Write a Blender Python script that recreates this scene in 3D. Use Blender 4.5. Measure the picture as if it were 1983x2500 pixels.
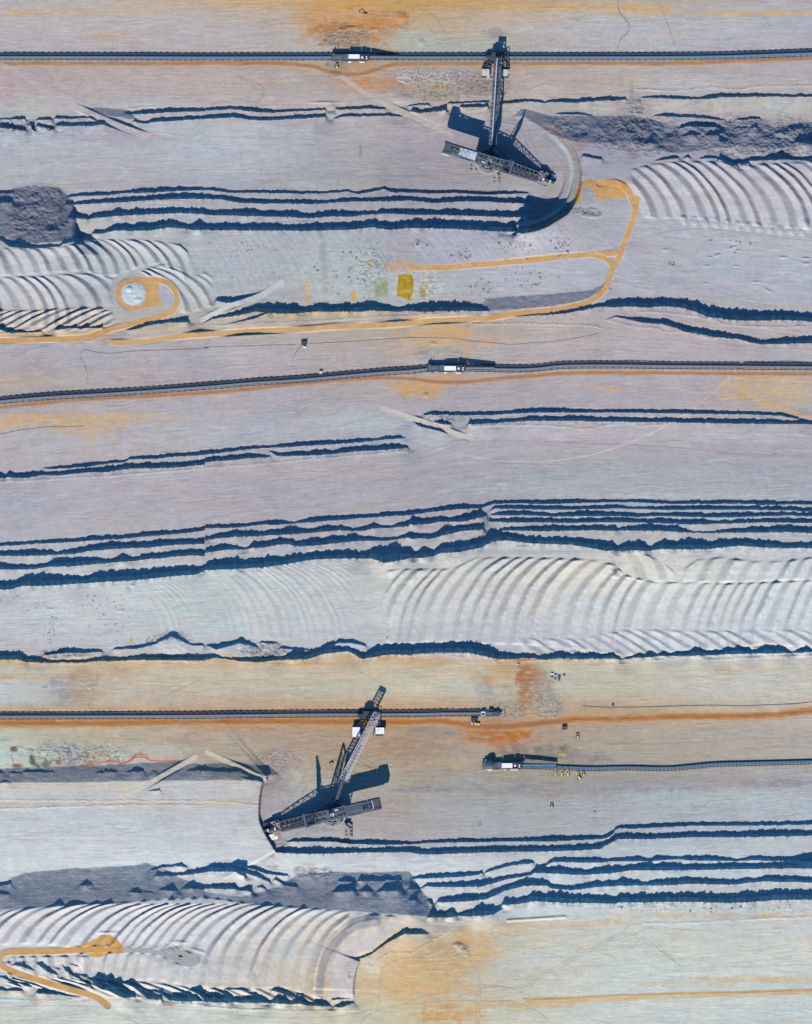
import bpy, bmesh, math, random
import numpy as np
from mathutils import Vector, Matrix
for o in list(bpy.data.objects): bpy.data.objects.remove(o)
scene = bpy.context.scene
COL = scene.collection
R_ = math.radians

# ------------------------------------------------------------------ camera, sky, sun, exposure
S = 0.7                      # metres per map unit (map units = survey pixels, 1983 x 2500)
CX, CY = 991.5, 1250.0
CAM_H = 40000.0
cam_d = bpy.data.cameras.new("camera")
cam = bpy.data.objects.new("camera", cam_d); COL.objects.link(cam)
cam.location = (0, 0, CAM_H)
cam.rotation_euler = (0, 0, 0)
cam_d.sensor_fit = 'VERTICAL'
cam_d.sensor_height = 24.0
cam_d.lens = 24.0 * CAM_H / (2500 * S)
cam_d.clip_start = 100.0
cam_d.clip_end = 100000.0
scene.camera = cam

SUN_EL = 40.0
SUN_AZ = 13.0                # shadows fall this many degrees east of north
TAN = math.tan(R_(SUN_EL))
world = bpy.data.worlds.new("World"); scene.world = world
world.use_nodes = True
wn = world.node_tree.nodes; wl = world.node_tree.links
wn.clear()
wo = wn.new("ShaderNodeOutputWorld"); wb = wn.new("ShaderNodeBackground")
sky = wn.new("ShaderNodeTexSky"); sky.sky_type = 'NISHITA'; sky.sun_disc = False
sky.sun_elevation = R_(SUN_EL); sky.sun_rotation = R_(180 + SUN_AZ)
sky.air_density = 1.0; sky.dust_density = 0.1; sky.ozone_density = 3.0
tint = wn.new("ShaderNodeMix"); tint.data_type = 'RGBA'; tint.blend_type = 'MULTIPLY'
tint.inputs[0].default_value = 1.0
tint.inputs[7].default_value = (0.50, 1.15, 1.75, 1)
wl.new(sky.outputs[0], tint.inputs[6]); wl.new(tint.outputs[2], wb.inputs[0])
wb.inputs[1].default_value = 0.065
wl.new(wb.outputs[0], wo.inputs[0])
sd = bpy.data.lights.new("sun", 'SUN'); sd.energy = 4.4; sd.angle = R_(0.5); sd.color = (1.0, 0.935, 0.86)
sun = bpy.data.objects.new("sun", sd); COL.objects.link(sun)
sv = Vector((-math.sin(R_(SUN_AZ)) * math.cos(R_(SUN_EL)), -math.cos(R_(SUN_AZ)) * math.cos(R_(SUN_EL)), math.sin(R_(SUN_EL))))
sun.rotation_euler = sv.to_track_quat('Z', 'Y').to_euler()
sun.location = (0, 0, 500)
scene.view_settings.view_transform = 'Standard'
scene.view_settings.look = 'None'
scene.view_settings.gamma = 1.0
scene.view_settings.exposure = 0.14
scene.render.engine = 'CYCLES'
scene.cycles.diffuse_bounces = 0
scene.cycles.max_bounces = 4

# ------------------------------------------------------------------ survey grid
rng = np.random.RandomState(7)
TILES = {}
for r, row in enumerate(["ABCD", "EFGH", "IJKL", "MNOP", "QRST"]):
    for c, ch in enumerate(row):
        TILES[ch] = ((0, 500, 1000, 1483)[c], r * 500)
def P(spec):
    """'A 0,10 20,30 B 5,6' : survey-sheet coordinates -> map units"""
    out = []; ox = oy = 0
    for tok in spec.split():
        if tok in TILES: ox, oy = TILES[tok]; continue
        v = [float(a) for a in tok.split(',')]
        out.append([ox + v[0] / 3.42] + [oy + a / 3.42 for a in v[1:]])
    return np.array(out)

def axis(lo, hi, n_lo, n_hi, step):
    core = np.arange(lo, hi + step, step)
    g = step; a = []; p = core[0]
    while p > n_lo: g *= 1.25; p -= g; a.append(p)
    b = []; g = step; p = core[-1]
    while p < n_hi: g *= 1.25; p += g; b.append(p)
    return np.array(a[::-1] + list(core) + b)
STEP = 1.55
xs = axis(-25, 2010, -9000, 11000, STEP)
ys = axis(-25, 2525, -9000, 11500, STEP)
NX, NY = len(xs), len(ys)
X, Y = np.meshgrid(xs, ys)
X = X.astype(np.float32); Y = Y.astype(np.float32)

def hash2(i, j, seed):
    h = (i * 374761393 + j * 668265263 + seed * 974634777) & 0xffffffff
    h = ((h ^ (h >> 13)) * 1274126177) & 0xffffffff
    return ((h ^ (h >> 16)) & 0xffff) / 65535.0
def noise(x, y, seed=0):
    x = np.asarray(x, dtype=np.float64); y = np.asarray(y, dtype=np.float64)
    i = np.floor(x).astype(np.int64); j = np.floor(y).astype(np.int64)
    fx = x - i; fy = y - j
    fx = fx * fx * (3 - 2 * fx); fy = fy * fy * (3 - 2 * fy)
    a = hash2(i, j, seed); b = hash2(i + 1, j, seed); c = hash2(i, j + 1, seed); d = hash2(i + 1, j + 1, seed)
    return ((a + (b - a) * fx) * (1 - fy) + (c + (d - c) * fx) * fy * 1.0).astype(np.float32) * 2 - 1
def fbm(x, y, seed=0, o=4):
    s = 0; a = 1.0; t = 0
    for k in range(o):
        s = s + a * noise(x * 2 ** k, y * 2 ** k, seed + k * 17); t += a; a *= 0.55
    return s / t
def n1(x, seed=0): return noise(x, np.zeros_like(x) + 0.37 * seed, seed)
def sstep(a, b, x):
    t = np.clip((x - a) / (b - a + 1e-9), 0, 1); return t * t * (3 - 2 * t)

# ------------------------------------------------------------------ relief
TILT = 0.0
Z = np.zeros((NY, NX), np.float32)
FAR = np.zeros((NY + 1, NX), np.float32)
CLIFF = np.zeros((NY, NX), np.float32)      # how much of a cut face a place is
ax1 = np.arange(-700.0, 2700.0, 1.0)
def blur1(a, s):
    if s < 0.5: return a
    k = np.exp(-0.5 * (np.arange(-int(3 * s), int(3 * s) + 1) / s) ** 2); k /= k.sum()
    return np.convolve(np.pad(a, int(3 * s), mode='edge'), k, 'valid')
LV = [(0, 0), (4, 5), (12, 16), (40, 45), (160, 130)]   # distance south of crest -> sigma
seedc = [100]
def band(spec, soft=False, k=1.0, rough=1.0):
    p = P(spec); p = p[np.argsort(p[:, 0], kind='stable')]
    seedc[0] += 3; sd_ = seedc[0]
    x, yt, yb = p[:, 0], p[:, 1], p[:, 2]
    e0 = -999 if x[0] < 12 else x[0]; e1 = 9999 if x[-1] > 1970 else x[-1]
    xa = ax1
    YT = np.interp(xa, x, yt); YB = np.interp(xa, x, yb)
    w = np.maximum(YB - YT, 0.0)
    tp = 26.0 if soft else 5.0
    w = w * sstep(e0 - tp, e0, xa) * (1 - sstep(e1, e1 + tp, xa))
    if not soft:
        w = w * (1 + rough * (0.12 * n1(xa / 2.6, sd_) + 0.13 * n1(xa / 8.0, sd_ + 1) + 0.10 * n1(xa / 22.0, sd_ + 7)))
        YB = YB + rough * (0.7 * n1(xa / 3.0, sd_ + 2) + 0.6 * n1(xa / 11., sd_ + 5))
    else:
        YB = YB + 1.0 * n1(xa / 9.0, sd_ + 2)
    slo = 0.0
    if not soft:
        ci = np.clip(np.searchsorted(xs, xa), 0, NX - 1); rj = np.clip(np.searchsorted(ys, 0.5 * (YT + YB)), 3, NY - 4)
        slo = np.clip(blur1((ZSOFT[rj + 3, ci] - ZSOFT[rj - 3, ci]) / ((ys[rj + 3] - ys[rj - 3]) * S), 3), 0, .28)
    h = w * S * ((0.44 if soft else np.maximum(TAN - slo, .3)) * k + TILT)
    c = np.maximum(w * (1.0 if soft else 0.40), 1.6)
    if soft: LVs = [(0, 6), (4, 8), (12, 18), (40, 50), (160, 130)]
    else: LVs = LV
    hs = [np.interp(xs, xa, blur1(h, s)) for _, s in LVs]
    ds = [d for d, _ in LVs]
    YBx = np.interp(xs, xa, YB); cx = np.interp(xs, xa, c)
    on = np.where(hs[-1] > 0.02)[0]
    if len(on) == 0: return
    i0, i1 = on[0], on[-1] + 1
    act = np.interp(xs, xa, w) > 0.05
    ya = np.min((YBx - cx)[act]) - 2; yz = np.max(YBx[act]) + ds[-1] + 1
    r0 = np.searchsorted(ys, ya); r1 = np.searchsorted(ys, yz)
    yy = ys[r0:r1, None]; D = np.maximum(yy - YBx[None, i0:i1], 0)
    t = np.clip((yy - (YBx - cx)[None, i0:i1]) / cx[None, i0:i1], 0, 1)
    H = np.zeros_like(D)
    for a in range(len(ds) - 1):
        m = (D >= ds[a]) & ((D < ds[a + 1]) | (a == len(ds) - 2))
        f = np.clip((D - ds[a]) / (ds[a + 1] - ds[a]), 0, 1)
        V = hs[a][None, i0:i1] * (1 - f) + hs[a + 1][None, i0:i1] * f
        H[m] = V[m]
    Z[r0:r1, i0:i1] += (t * H).astype(np.float32)
    if not soft:
        CLIFF[r0:r1, i0:i1] = np.maximum(CLIFF[r0:r1, i0:i1], ((t > 0) & (t < 1)) * np.clip(np.interp(xs, xa, w)[None, i0:i1] / 4, 0, 1))
    FAR[r1, i0:i1] += hs[-1][i0:i1]

for s_ in [
 "C 950,900,965 1200,970,1120 1350,965,1180 1500,960,1190 D 0,965,1190 200,960,1195 400,1000,1240 600,1060,1280 900,1070,1230 1200,1000,1220 1400,1060,1240 1710,1010,1200",
 "A 40,1600,1980 110,1570,2000 300,1540,2030 480,1560,2020 590,1650,1990",
 "G 650,780,885 850,765,875 1200,745,848 1500,715,790 1620,665,700",
 "Q 0,540,755 100,490,745 200,445,740 600,405,715 1000,390,695 1230,362,665 1400,425,655 1500,480,650 1710,560,645 R 0,600,650 300,640,690 600,560,720 760,470,735 1000,430,745 1300,440,765 1710,430,790 S 0,430,795 100,590,800 155,650,805",
 "M 0,1285,1400 600,1265,1400 1000,1250,1390 1250,1235,1390 1500,1228,1385 1700,1250,1385 N 200,1230,1380 400,1255,1385 540,1265,1340",
 "G 0,885,890 20,885,890",
 "A 780,890,960 1000,905,970 1060,915,990",
]: band(s_, soft=True)
ZSOFT = (Z + np.cumsum(FAR[:NY], axis=0)).astype(np.float32)
for s_ in [
 # conveyor bench one, lower step pair
 "A 0,975,990 60,975,992 120,962,990 200,962,992", "A 310,970,995 420,965,992", "A 460,955,985 600,962,985 800,950,975 860,965,975",
 "A 1040,930,950 1200,905,945 1400,890,930 1710,885,920 B 0,885,915 240,875,905 400,880,925 550,905,935 700,900,925 1000,890,912",
 "B 1100,885,908 1200,875,905 1400,870,900 1500,885,905",
 "B 1710,865,880 C 100,850,865 160,850,870", "C 330,838,860 500,835,850 660,828,848",
 "C 750,830,862 900,820,850 1000,815,838 1110,828,850", "C 1130,838,850 1200,815,845 1400,812,850 1700,795,835 D 0,795,830 150,800,825",
 "D 300,797,810 420,785,810 600,790,820 750,800,822 850,775,820 950,768,805 1300,770,800 1710,775,800",
 "A 0,1020,1062 100,1025,1070 200,1060,1085", "A 250,1015,1030 265,1010,1080 290,1070,1085", "A 310,1010,1048 440,1050,1075",
 "A 470,1010,1045 600,1012,1045 760,1000,1045 900,990,1030 1000,1012,1045 1100,1045,1075 1190,1095,1110",
 "A 1120,985,1010 1220,1000,1030 1260,975,1015 1400,965,1005 1630,955,990 1710,950,985 B 0,945,985 240,935,975 400,955,995 520,965,1000 700,955,990 1000,940,970",
 "B 1090,965,985 1150,935,968 1400,935,962 1550,938,958 1650,955,968", "C 20,880,925 90,900,938 300,868,915", "C 430,860,890 650,850,885",
 "D 400,945,960 480,935,965 700,945,975 850,955,985 975,990,1000", "D 1080,985,998 1180,962,990 1275,965,988", "C 1240,935,948 1400,925,950 1520,945,958",
 "D 620,1030,1062 700,1005,1050 900,1010,1058 935,1030,1070", "D 640,1115,1130 720,1075,1120 780,1110,1125", "D 820,1100,1125 930,1095,1130",
 "D 310,1180,1195 360,1140,1190 410,1180,1195", "D 1080,1050,1065 1170,1040,1062", "D 1200,1050,1065 1240,1015,1060 1275,1050,1062", "D 1520,1030,1070 1600,1035,1068 1700,1050,1062", "D 1570,1130,1180 1640,1100,1190 1710,1130,1200",
 "D 410,1325,1338 560,1280,1320 590,1290,1318", "D 640,1305,1318 670,1275,1312 695,1305,1316", "D 780,1305,1320 830,1285,1318 930,1300,1322", "D 940,1270,1330 1000,1315,1360 1080,1335,1382", "D 1095,1320,1368 1180,1318,1366",
 "D 1190,1300,1340 1300,1295,1335 1440,1248,1330 1580,1305,1332 1650,1290,1338 1710,1290,1345", "C 1450,1275,1300 1600,1305,1330",
 # the four step wall beside the first excavator
 "A 0,1575,1608 100,1583,1612", "A 575,1615,1640 650,1605,1632 900,1590,1625 1040,1580,1605 1200,1560,1605 1500,1550,1590 1710,1555,1580 B 80,1555,1588 200,1580,1605 500,1575,1605 800,1585,1612 1000,1585,1610 1200,1575,1595 1290,1590,1615 1400,1562,1595 1460,1558,1582 1500,1545,1572 1560,1565,1600 1710,1572,1600 C 200,1580,1610 400,1575,1605 640,1590,1620 900,1583,1610 985,1600,1614",
 "A 0,1640,1690 90,1650,1690", "A 550,1680,1708 700,1660,1700 850,1645,1690 1000,1640,1685 1200,1620,1670 1500,1605,1655 1710,1605,1655 B 150,1620,1662 300,1645,1690 600,1650,1695 900,1660,1698 1080,1660,1690 1150,1640,1680 1450,1640,1675 1600,1625,1675 1710,1628,1668 C 200,1650,1690 350,1630,1680 600,1625,1675 800,1650,1690 900,1635,1690 1040,1652,1700",
 "E 580,70,108 620,40,108 730,75,118 800,50,105 1000,25,90 1250,15,75 1500,5,65 1710,15,75 F 0,25,80 200,30,85 350,25,90 600,40,95 750,40,100 870,60,110 1000,40,95 1200,40,95 1420,45,75 1460,20,70 1600,18,72 1710,25,78 G 250,30,80 280,15,80 600,30,90 800,30,98 935,36,100",
 "E 780,190,240 860,190,235 960,140,210 1100,150,215 1250,125,210 1400,105,185 1560,160,200 1640,115,210 1710,150,208 F 200,140,210 400,145,212 700,155,212 850,145,215 1200,135,205 1400,108,185 1540,130,205 1710,110,190 G 300,110,195 500,125,205 700,130,218 880,110,222",
 "E 0,255,290 80,290,350 200,300,360 300,330,362 380,325,355 500,320,345 530,275,325 640,250,300 700,235,290 790,270,290",
 # edge over the second haul road
 "E 0,985,1040 60,1000,1065 100,1020,1068 230,1045,1062 340,1035,1060", "E 470,1015,1045 520,985,1040 570,1000,1030 750,1000,1030 845,985,1025",
 "E 1060,1035,1045 1120,1010,1040 1250,965,1002 1400,950,982 1560,925,978 1575,960,975", "F 100,762,800 230,758,825 330,755,795 450,740,752",
 "F 0,945,962 150,905,940 300,850,918 420,820,890 600,820,905 750,815,905 800,850,902 900,820,890 1050,820,890 1300,800,890 1400,795,880 1500,820,885 1600,850,890 1710,820,882 G 130,800,893 280,790,885 440,795,880 520,810,885 600,825,885 655,860,885",
 "G 900,915,928 1100,903,920 1300,872,905 1400,850,885 1500,825,868 1600,810,850 1650,785,850 1690,775,852 H 130,770,850 200,755,845 350,770,855 480,765,845 600,775,855 740,795,890 830,815,930 900,840,940 1000,860,955 1060,850,960 1150,870,965 1300,875,965 1450,870,960 1600,885,965 1710,890,975",
 "H 20,935,948 70,915,932 200,930,960 300,935,985 430,940,990 520,955,1010 650,995,1055 800,1020,1085 1000,1065,1115 1100,1080,1120 1200,1100,1150 1300,1120,1163 1420,1105,1163 1600,1095,1155 1710,1090,1155",
 "F 200,985,992 400,925,955 520,885,905",
 # pair below conveyor two, right
 "K 130,18,45 200,2,40 300,12,42 450,12,45 600,8,45 750,5,40 850,-5,32 1000,-18,24 1200,-22,20 1500,-12,22 1700,-12,20 L 300,-8,25 700,-5,32 1200,8,38 1450,20,50 1590,55,78",
 "K 200,90,110 260,70,120 340,100,125", "K 500,72,120 700,75,115 800,75,105 1000,45,92 1300,45,92 1700,50,98 L 300,60,102 700,65,107 1000,70,115 1400,75,118 1710,85,120",
 "K 35,95,105 80,105,138 200,138,165 300,178,190",
 # pair, left
 "I 0,515,572 40,540,572 60,505,562 140,525,572 250,510,565 350,508,545 500,503,546 700,480,525 900,462,518 1100,440,490 1400,430,485 1710,410,460 J 0,390,437 170,375,425 400,362,402 540,380,396", "J 540,338,345 600,350,385 700,345,388 1000,325,375 1060,335,370 1250,300,350 1600,275,325 1690,300,322",
 "I 370,480,490 480,465,492 700,440,480 900,420,450 1040,412,436 1080,390,415 1250,375,412 1500,355,390 1710,335,375 J 250,310,345 480,290,318 530,290,318 700,270,310 1000,250,292 1300,238,272 1440,232,254 1500,215,250 1620,210,240 1670,225,233",
 # four step wall, left
 "I 0,1105,1138 300,1085,1120 600,1070,1105 800,1045,1090 1000,1040,1080 1250,1010,1055 1500,1000,1035 1710,965,1008 J 0,955,990 250,945,985 440,935,965 500,920,955 600,910,960 740,935,950 900,890,940 1000,880,930 1200,875,915 1300,870,905 1500,850,890 1710,835,880 K 200,810,850 400,775,830 600,790,820 700,752,785 900,750,780 1200,745,788 1500,742,775 1710,745,772 L 200,738,770 500,755,785 900,748,785 1200,755,785 1280,750,795 1500,760,790 1710,758,790",
 "I 0,1170,1220 300,1160,1220 430,1160,1210 470,1180,1210 600,1150,1205 700,1135,1190 730,1115,1180 900,1100,1165 1100,1095,1155 1270,1095,1150 1320,1070,1140 1500,1075,1125 1710,1065,1118 J 0,1040,1088 30,1050,1085 100,1020,1075 250,995,1060 450,1005,1055 700,975,1040 850,990,1030 1000,955,1015 1150,960,1005 1230,985,1012 1330,970,1010 1400,930,990 1440,955,988 1560,965,985 1710,905,970 K 0,885,960 150,900,955 250,880,935 330,895,935 450,860,935 570,835,905 640,870,890",
 "I 0,1270,1335 300,1290,1330 400,1260,1310 560,1230,1310 780,1215,1290 930,1245,1278 1000,1200,1270 1110,1230,1265 1200,1195,1250 1350,1180,1240 1450,1165,1225 1600,1160,1215 1710,1160,1220 J 0,1145,1195 180,1110,1168 350,1145,1165 400,1095,1155 500,1095,1150 620,1062,1125 700,1070,1125 800,1090,1142 900,1065,1135 1050,1050,1120 1200,1035,1100 1300,1045,1095 1480,1062,1095 1600,1060,1085 1710,1000,1062 K 0,1010,1075 180,1030,1075 270,980,1050 450,940,1010 610,950,1000",
 "I 0,1410,1500 90,1430,1500 200,1375,1470 350,1375,1470 450,1365,1465 600,1375,1455 700,1370,1450 800,1350,1440 1100,1325,1425 1300,1315,1405 1500,1305,1385 1640,1290,1375 1710,1285,1348 J 0,1250,1340 250,1225,1330 330,1245,1325 500,1210,1315 700,1210,1285 900,1175,1250 1180,1150,1240 1280,1185,1240 1400,1145,1242 1500,1130,1278 1600,1125,1262 1710,1135,1240 K 0,1145,1235 50,1180,1237 100,1130,1235 190,1160,1225 260,1095,1195 400,1090,1190 500,1085,1172 600,1060,1150 700,990,1098 800,1010,1090 1000,1040,1112 1100,1055,1120 1350,1055,1125 1690,1085,1175 L 0,1085,1180 80,1125,1180 240,1070,1175 350,1125,1180 450,1065,1160 550,1075,1165 700,1070,1165 830,1100,1165 900,1075,1155 1100,1065,1135 1300,1080,1150 1500,1105,1155 1710,1100,1155",
 # right, closer steps
 "K 690,808,838 720,795,825 1000,790,830 1300,800,835 1710,790,825 L 200,805,825 500,798,838 800,795,835 1200,800,835 1500,805,840 1710,815,850",
 "K 690,860,880 750,835,880 1000,840,880 1200,860,890 1400,840,890 1710,845,888 L 250,860,895 450,855,885 700,850,895 900,860,900 1250,850,890 1500,850,880 1710,855,890",
 "K 670,912,935 800,890,940 1100,900,940 1300,905,945 1710,890,938 L 250,905,940 500,900,950 600,905,955 760,905,958 900,920,952 1000,915,950 1300,900,940 1710,905,945",
 "K 780,970,1010 900,970,1010 1100,960,1015 1300,965,1010 1500,955,1005 1710,960,1010 L 80,985,1008 350,945,1010 450,960,1010 560,955,1018 720,1012,1028 880,1010,1028 1000,985,1025 1300,965,1025 1500,960,1020 1710,970,1030",
 # long edge over conveyor bench three
 "M 0,292,372 160,298,375 230,330,395 330,352,400 420,370,400 700,372,400 850,345,385 1000,352,385 1150,330,378 1400,325,380 1700,330,380 N 80,320,362 150,345,365 300,355,390 480,345,395 640,345,375 740,290,375 880,300,365 1000,245,325 1200,260,305 1320,310,370 1430,240,350 1550,240,330 1710,240,335 O 100,225,320 250,230,315 500,210,320 620,250,345 750,300,370 870,315,370 950,310,360 1100,330,375 1240,300,365 1400,310,370 1600,310,365 1710,300,365 P 120,365,375 220,320,360 360,290,355 450,312,345 600,300,345 750,260,340 850,300,340 1000,265,330 1100,245,325 1200,290,325 1380,225,320 1540,308,320 1640,245,315 1710,280,310",
 "M 380,310,335 560,285,318 720,285,320 850,290,310", "M 960,270,290 1150,250,285 1300,215,245 1430,152,182 1500,180,208 1600,235,258 1700,240,260",
 "N 20,250,262 100,235,290 300,188,240 430,255,272", "N 470,215,235 570,215,245 600,225,240", "N 640,255,280 740,275,292 870,285,298", "N 1000,265,285 1120,195,235 1250,205,240 1340,240,262",
 # second excavator, two step wall
 "R 690,172,182 750,150,182 1050,142,180 1200,160,200 1500,165,210 1710,175,205 S 0,180,205 200,160,190 600,150,185 900,145,180 1200,130,180 1500,125,165 1600,130,158 1700,75,115 T 0,100,150 60,50,85 100,40,72 200,35,75 500,20,60 700,15,50 1000,15,50 1400,10,45 1710,5,40",
 "R 590,230,272 750,215,280 1000,225,283 1300,228,272 1710,220,270 S 100,230,288 200,230,288 500,215,275 900,210,265 1100,205,265 1500,195,250 1600,180,240 1700,110,182 T 0,150,205 80,105,160 400,100,158 700,95,145 1000,90,145 1300,75,140 1600,80,135 1710,78,128",
 # four step wall bottom right
 "S 30,465,492 200,435,485 500,430,470 600,420,450", "S 640,410,440 850,345,380 1000,325,365 1030,335,360", "S 1120,380,402 1160,330,368 1200,310,350 1400,300,355 1650,315,355 T 0,315,345 250,295,345 350,315,345 400,290,340 600,300,325 640,285,335 900,290,340 1070,325,345 1200,290,335 1500,300,345 1710,295,395",
 "S 0,550,580 90,560,575 150,510,552 220,515,560 600,500,555 800,450,498 1000,430,462 1050,380,440 1250,375,450 1450,405,460 1710,370,440 T 200,360,420 500,355,420 800,355,415 1000,350,410 1300,355,405 1710,350,402",
 "S 240,635,685 430,610,680 640,595,660 800,540,590 950,485,550 1130,480,545 1200,530,575 1350,545,585 1550,500,560 1710,485,550 T 100,475,545 250,490,545 320,512,545 400,480,545 550,475,540 680,470,530 800,475,530 1040,495,540 1150,475,525 1220,485,518 1300,455,510 1710,460,520",
 "S 160,765,812 250,740,812 350,720,808 400,770,800 580,685,798 700,720,785 775,730,742", "S 780,640,708 900,640,700 1030,580,675 1130,590,680 1300,600,690 1500,605,690 1710,620,697 T 100,605,685 300,600,685 500,590,680 700,590,680 1000,605,688 1200,590,680 1400,575,665 1710,570,660",
 "Q 0,515,545 90,510,540", "Q 0,590,622 80,600,618", "Q 1270,405,420 1350,365,398 1450,378,392", "Q 1450,370,382 1510,352,390 1560,375,395", "Q 1310,435,468 1500,430,465 1710,380,440 R 60,345,430 250,350,428 330,395,470",
 "R 250,350,380 400,375,410 520,420,450 690,445,468", "R 270,392,418 440,430,475 540,490,520", "R 590,470,500 680,520,550 770,535,560",
 "Q 680,525,545 720,505,550 765,525,545", "Q 460,695,710 490,668,712 540,705,714", "Q 1090,592,602 1140,560,605 1180,585,608", "Q 1200,590,602 1270,592,604", "Q 1340,575,585 1430,535,588 1475,570,590", "Q 1530,562,578 1600,510,572 1710,530,580 R 0,530,572 250,510,578 290,560,585",
 "R 300,565,590 350,535,588 385,545,600", "R 445,545,558 475,530,562 515,572,582", "R 1125,490,512 1200,470,515 1240,490,515", "R 1290,465,508 1500,475,510", "R 1510,470,500 1635,475,505",
 "R 1070,590,600 1120,535,600 1230,530,592 1265,582,600", "R 1290,582,594 1345,535,594 1400,582,597", "R 1440,590,602 1490,530,592 1600,525,588 1645,565,590",
 "S 0,655,668 40,640,668 60,660,668", "S 155,655,668 175,645,700 185,660,700",
 "M 0,1298,1322 30,1310,1322", "M 90,1308,1320 170,1312,1322", "M 200,1300,1314 230,1290,1312 440,1300,1315", "M 810,1312,1320 840,1296,1318 865,1312,1320", "M 880,1292,1312 970,1290,1312", "M 1060,1306,1313 1130,1278,1312 1195,1282,1312", "M 1580,1292,1306 1650,1268,1300 1700,1272,1304", "M 10,1390,1400 45,1375,1398 75,1388,1398",
 "N 0,1272,1300 100,1280,1308 300,1285,1310 370,1310,1330", "N 320,1348,1362 400,1358,1380 480,1368,1390", "M 1250,1465,1472 1330,1445,1465",
 # bottom ragged edge
 "Q 0,1375,1415 60,1395,1420", "Q 80,1390,1420 120,1378,1420 190,1395,1425", "Q 320,1405,1440 350,1395,1445 450,1410,1450 600,1450,1465 680,1462,1472",
 "Q 110,1200,1205 150,1182,1215 200,1190,1225 290,1242,1255", "Q 320,1195,1200 350,1178,1222 420,1230,1272 480,1270,1292", "Q 525,1195,1205 560,1225,1258 620,1270,1300 700,1300,1345 760,1350,1385", "Q 590,1192,1200 660,1210,1222",
 "Q 765,1320,1340 800,1282,1375 860,1320,1412 930,1365,1420", "Q 850,1292,1305 900,1305,1360 960,1310,1430 1040,1380,1478 1130,1440,1478", "Q 1050,1345,1360 1110,1340,1385 1180,1380,1440 1240,1420,1490 1350,1445,1500", "Q 1290,1395,1430 1350,1400,1450 1420,1440,1500 1500,1430,1508 1640,1420,1508 1700,1500,1508", "Q 1600,1395,1420 1660,1385,1450 1710,1410,1500 R 0,1430,1515 180,1400,1520 240,1470,1520 400,1430,1520 540,1500,1525 600,1425,1525 720,1480,1535 800,1440,1530 870,1500,1545 950,1470,1548 1060,1542,1552",
 "R 190,1395,1410 370,1400,1420", "R 570,1400,1420 650,1395,1440 760,1440,1480", "R 1065,1470,1500 1150,1472,1490 1200,1480,1492", "R 1090,1530,1555 1140,1505,1560 1240,1508,1525",
 "R 1290,1135,1158 1400,1085,1112 1500,1000,1038 1660,890,948 1710,905,950 S 100,900,950 160,940,948",
 "Q 0,1292,1302 50,1290,1322 120,1330,1362 150,1350,1366", "Q 170,1345,1358 220,1345,1385 280,1370,1385",
]: band(s_)
Z += np.cumsum(FAR[:NY], axis=0, dtype=np.float64).astype(np.float32)
# excavated bowl round the first machine
bx, by, bR = 1285.0, 428.0, 137.0
dx = X - bx; dy = Y - by; rr = np.hypot(dx, dy); th = np.degrees(np.arctan2(dy, dx))
Rb = bR + 4 * n1(th / 14, 5) + np.where(th > 60, (th - 60) * 0.12, 0)
dist = rr - Rb
sig = np.interp(np.maximum(dist, 0), [0, 4, 12, 40, 160], [2, 5, 16, 45, 130])
ux = (X - 1262) / sig
south = 0.5 * (1 + np.tanh(0.8 * ux))
Hh = np.interp(th, [-180, -78, -50, -10, 30, 60, 90, 180], [0, 0, 5, 12, 26, 40, 44, 44])
prof = 0.18 * sstep(-46, -41, dist) + 0.27 * sstep(-27, -20, dist) + 0.55 * sstep(-10, 0, dist)
side = np.where((th > 40), south, 1.0)
BOWL = Hh * prof * side * np.exp(-np.maximum(dist, 0) / 170.0) * (rr < 700)
Z += BOWL.astype(np.float32)
CLIFF = np.maximum(CLIFF, ((dist > -10) & (dist < 0) & (th > 0) & (th < 95)) * 1.0)
del dx, dy
def pathdist(path, pad):
    """window, distance, arclength parameter and signed side for a polyline in map units"""
    p = np.asarray(path, float)
    x0, x1 = p[:, 0].min() - pad, p[:, 0].max() + pad; y0, y1 = p[:, 1].min() - pad, p[:, 1].max() + pad
    i0, i1 = np.searchsorted(xs, [x0, x1]); j0, j1 = np.searchsorted(ys, [y0, y1])
    wx, wy = X[j0:j1, i0:i1], Y[j0:j1, i0:i1]
    best = np.full(wx.shape, 1e9, np.float32); par = np.zeros_like(best); sg = np.zeros_like(best); L = 0
    for a, b in zip(p[:-1], p[1:]):
        d = b - a; l = np.hypot(*d) + 1e-9
        t = np.clip(((wx - a[0]) * d[0] + (wy - a[1]) * d[1]) / l ** 2, 0, 1)
        q = np.hypot(wx - a[0] - t * d[0], wy - a[1] - t * d[1])
        cr = (d[0] * (wy - a[1]) - d[1] * (wx - a[0])) / l
        m = q < best
        best[m] = q[m]; par[m] = (L + t * l)[m]; sg[m] = np.sign(cr)[m]; L += l
    return (slice(j0, j1), slice(i0, i1)), best, par, sg, L
def smooth_path(spec, n=4):
    p = P(spec) if isinstance(spec, str) else np.asarray(spec, float)
    out = []
    for i in range(len(p) - 1):
        p0 = p[max(i - 1, 0)]; p1 = p[i]; p2 = p[i + 1]; p3 = p[min(i + 2, len(p) - 1)]
        for k in range(n):
            t = k / n
            out.append(0.5 * ((2 * p1) + (-p0 + p2) * t + (2 * p0 - 5 * p1 + 4 * p2 - p3) * t * t + (-p0 + 3 * p1 - 3 * p2 + p3) * t ** 3))
    out.append(p[-1]); return np.array(out)
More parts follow.
